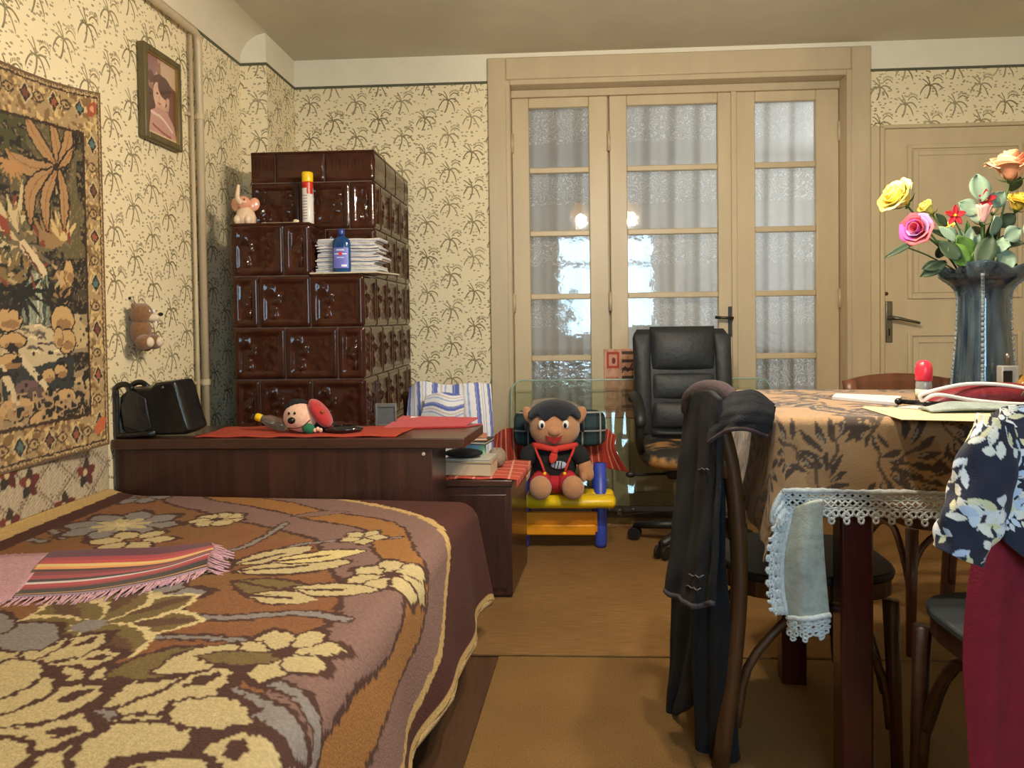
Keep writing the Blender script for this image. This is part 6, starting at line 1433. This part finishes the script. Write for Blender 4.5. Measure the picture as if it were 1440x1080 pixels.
# ---- seated plush doll
DY = 3.36; sc = DY/FPX
def D_(px, py, dy=0.0): q = P(px, py, Y=DY+dy); return Vector((q[0], DY+dy, q[2]))
dl = thing('plush_doll', 'big plush doll in red dungarees sitting on the toy bench', 'doll', tuple(D_(782, 705)))
M_SK = mat('plush_tan', (190, 136, 96), .95, var=.1, scale=80, bump=.4, bscale=280, sheen=.4); M_NV = mat('plush_navy', (22, 26, 40), .95, var=.2, scale=80, bump=.5, bscale=260, sheen=.2); M_SB = mat('jersey_black', (30, 30, 32), .95, bump=.3, bscale=260); M_SR = mat('doll_red', (176, 32, 42), .9, var=.1, bump=.3, bscale=260); M_SC = mat('scarf_red', (206, 60, 48), .9, var=.1, bump=.3, bscale=260); M_WH = mat('eye_white', (235, 235, 232), .3)
hc = D_(780, 600, .02)
hd = MB().ell(hc, (.112, .10, .092), fn=lambda p: 1+.10*max(0, -p.z)*(abs(p.x))).build('head', M_SK, dl, smooth=True)
def hair(s_, t_): # cap of hair down to a jagged fringe
    a = 2*PI*s_; fr_ = .80+.09*math.sin(a*9) if math.sin(a) < -.05 else 1.05
    th = t_*(PI*.46*fr_ if math.sin(a) < -.05 else PI*.60)
    return tuple(hc+Vector((.130*math.sin(th)*math.cos(a), .010+.113*math.sin(th)*math.sin(a), .008+.108*math.cos(th))))
MB().grid(hair, 48, 12, close_u=True).build('hair', M_NV, hd, smooth=True, solid=.012)
for s in (-1, 1): MB().ell(hc+Vector((s*.112, .01, .048)), (.026, .016, .044), (0, s*.45, 0)).build('ear', M_SK, hd, smooth=True)
for s in (-1, 1):
    e = MB().ell(hc+Vector((s*.052-.004, -.088, .022)), (.015, .010, .019)).build('eye', M_WH, hd, smooth=True)
    MB().ell(hc+Vector((s*.050-.004, -.0965, .019)), (.007, .004, .011), nu=10, nv=7).build('pupil', M_BLK, hd, smooth=True)
MB().ell(hc+Vector((0, -.098, -.006)), (.028, .016, .020)).build('nose', M_SK, hd, smooth=True)
mo = [(-.036, .010), (-.02, .002), (0, .0), (.02, .002), (.036, .010), (.024, -.014), (0, -.026), (-.024, -.014)]
MB().prism([(hc.x+a-.002, hc.z-.034+b_) for a, b_ in mo], hc.y-.104, hc.y-.088, 'Y').build('mouth', mat('mouth_red', (150, 24, 30), .8), hd)
tc_ = D_(780, 652, .03)
MB().ell(tc_, (.098, .078, .105)).build('torso', M_SB, dl, smooth=True)
MB().ell(D_(780, 676, .02), (.108, .085, .052)).build('shorts', M_SR, dl, smooth=True)
for s in (-1, 1):
    a, b_, c = D_(780+s*24, 632, 0), D_(780+s*40, 650, -.01), D_(780+s*(45), 676, -.03)
    MB().tube(smoothline([a, (a+b_)/2+Vector((s*.01, 0, .008)), b_], 8), [.030, .036, .038, .039, .039, .038, .036, .034], 12).build('sleeve', M_SB, dl, smooth=True)
    am = MB().tube(smoothline([b_+Vector((0, 0, .01)), (b_+c)/2+Vector((s*.006, 0, 0)), c], 9), [.026, .030, .032, .032, .032, .032, .031, .028, .018], 12).build('arm', M_SK, dl, smooth=True)
    MB().ell(c+Vector((-s*.014, -.02, .02)), (.012, .014, .022)).build('thumb', M_SK, am, smooth=True)
    MB().tube([D_(780+s*16, 672, .0), D_(780+s*22, 682, -.085)], [.045, .045], 14).build('trouser_leg', M_SR, dl, smooth=True)
    f_ = MB().ell(D_(783+s*23, 686, -.115), (.048, .040, .052)).build('foot', M_SK, dl, smooth=True)
    sp_ = [D_(780+s*14, 664, -.062), D_(780+s*20, 648, -.056), D_(780+s*26, 634, -.04), D_(780+s*27, 626, .0)]
    MB().tube(smoothline(sp_, 12), .013, 6, flat=(1, .45)).build('brace_strap', M_SC, dl, smooth=True)
    MB().ell(D_(780+s*14, 666, -.072), (.008, .004, .008), nu=8, nv=6).build('button', M_YEL, dl, smooth=True)
sf = MB().tube(smoothline([D_(750, 626, -.01), D_(765, 629, -.05), D_(780, 631, -.06), D_(795, 629, -.05), D_(811, 626, -.01)], 14), [.014]*14, 8).build('scarf', M_SC, dl, smooth=True)
MB().ell(D_(780, 634, -.07), (.016, .012, .014)).build('knot', M_SC, sf, smooth=True)
MB().ell(D_(778, 643, -.072), (.018, .008, .028), (0, .3, 0)).build('tail', M_SC, sf, smooth=True)
pa_ = MB().ell(D_(786, 654, -.052), (.036, .008, .018)).build('chest_badge', mat('badge_pale', (170, 178, 196), .8), dl, smooth=True)
for k in range(3): MB().tube([D_(782+k*4, 649, -.062), D_(779+k*5, 659, -.062)], .002, 5).build('badge_line', M_BLK, pa_)

# ---- office chair
oc = thing('office_chair', 'black leather swivel office chair before the glazed door', 'office chair', (.62, 3.47, 0))
M_OL = mat('office_leather', (36, 39, 42), .55, var=.15, scale=12, bump=.3, bscale=40); M_OP = mat('office_plastic', (24, 24, 25), .5)
YO = 3.66
def zo(py): return float(P(960, py, Y=YO)[2])
xl_, xr_ = float(P(892, 520, Y=YO)[0]), float(P(1031, 520, Y=YO)[0]); xm = (xl_+xr_)/2; hw = (xr_-xl_)/2
zt_, zb_ = zo(463), .46
def bkf(s_, t_):
    a = 2*PI*s_; e = .35; c_, si = math.copysign(abs(math.cos(a))**e, math.cos(a)), math.copysign(abs(math.sin(a))**(1.0), math.sin(a))
    z = zb_+(zt_-zb_)*t_; w = hw*(1.0-.05*(1-t_)-.10*max(0, (t_-.90)/.10)**2); th = .055*(1-.55*max(0, (t_-.93)/.07)**2)
    return (xm+w*c_, YO+.05+th*si-.02*math.sin(t_*PI)+.05*t_, z)
bo = MB().grid(bkf, 48, 26, close_u=True)
bo.add([bkf(k/48, 1.0) for k in range(48)], [tuple(range(48))]); bo.build('backrest', M_OL, oc, smooth=True)
def pad(x0, x1, z0, z1, y, th, name):
    q = lambda s_, t_: (lambda x, z: (x, y+.05*(z-zb_)/(zt_-zb_)-th*(max(0, math.sin(PI*s_))**.35)*(max(0, math.sin(PI*t_))**.35), z))(x0+(x1-x0)*s_, z0+(z1-z0)*t_)
    return MB().grid(q, 22, 14).build(name, M_OL, oc, smooth=True)
pad(xm-hw*.66, xm+hw*.66, zo(522), zo(459), YO-.01, .055, 'headrest')
pad(xm-hw*.66, xm+hw*.66, zo(562), zo(523), YO-.012, .035, 'back_cushion'); pad(xm-hw*.66, xm+hw*.66, zo(602), zo(563), YO-.012, .04, 'back_cushion'); pad(xm-hw*.66, xm+hw*.66, zb_+.02, zo(603), YO-.012, .04, 'back_cushion')
for s in (-1, 1):
    pad(xm+s*hw*.82-hw*.17, xm+s*hw*.82+hw*.17, zb_+.03, zo(470), YO-.012, .03, 'side_bolster')
    ax = xm+s*(hw+.012)
    MB().tube(smoothline([(ax, 3.62, .66), (ax, 3.55, .685), (ax, 3.42, .672), (ax, 3.32, .62), (ax, 3.30, .57)], 16), [.026]*14+[.024, .018], 10, flat=(1, .8)).build('armrest', M_OP, oc, smooth=True)
    MB().tube(smoothline([(ax, 3.31, .60), (ax, 3.33, .50), (ax-s*.02, 3.42, .44), (ax-s*.05, 3.5, .42)], 14), .018, 8).build('arm_bracket', M_OP, oc, smooth=True)
def seatf(s_, t_):
    a = 2*PI*s_; e = .5; th = (t_-.5)*PI; k = max(0, math.cos(th))**.35
    return (xm+.235*math.copysign(abs(math.cos(a))**e, math.cos(a))*k, 3.46+.225*math.copysign(abs(math.sin(a))**e, math.sin(a))*k, .425+.048*math.sin(th))
ms2, nt, b = new_mat('worn_seat'); co = nt.node('ShaderNodeTexCoord').outputs['Object']; f = nt.noise(co, 9, 4, .6)
nt.l.new(nt.ramp(f, [(.50, lin((34, 32, 30))), (.60, lin((150, 112, 66))), (.8, lin((190, 150, 96)))]), b.inputs['Base Color']); b.inputs['Roughness'].default_value = .7
MB().grid(seatf, 44, 12, close_u=True).build('seat', ms2, oc, smooth=True)
MB().box((xm-.12, 3.36, .33), (xm+.12, 3.56, .375)).build('mechanism', M_OP, oc, bevel=.01)
MB().tube([(xm-.1, 3.42, .345), (xm-.27, 3.40, .345)], .006, 6).ell((xm-.28, 3.40, .345), (.022, .012, .014), nu=10, nv=7).build('lever', M_OP, oc, smooth=True)
MB().tube([(xm, 3.46, .10), (xm, 3.46, .33)], .03, 14).build('gas_column', M_OP, oc, smooth=True)
hub = MB().lathe([(.05, .075), (.055, .09), (.05, .125), (.03, .13)], (xm, 3.46, 0), 16).build('hub', M_OP, oc, smooth=True)
for k in range(5):
    a = PI-.35+2*PI*k/5; ex_, ey_ = xm+.265*math.cos(a), 3.46+.265*math.sin(a)
    MB().tube([(xm+.04*math.cos(a), 3.46+.04*math.sin(a), .105), (ex_, ey_, .078)], [.030, .020], 8, flat=(1, .8)).build('base_arm', M_OP, oc, smooth=True)
    cs_ = MB()
    for s in (-1, 1): cs_.tube([(ex_-math.sin(a)*.012*s, ey_+math.cos(a)*.012*s, .042), (ex_-math.sin(a)*.026*s, ey_+math.cos(a)*.026*s, .042)], .029, 12)
    cs_.tube([(ex_, ey_, .045), (ex_, ey_, .08)], .008, 6); cs_.build('caster', M_OP, oc, smooth=False)
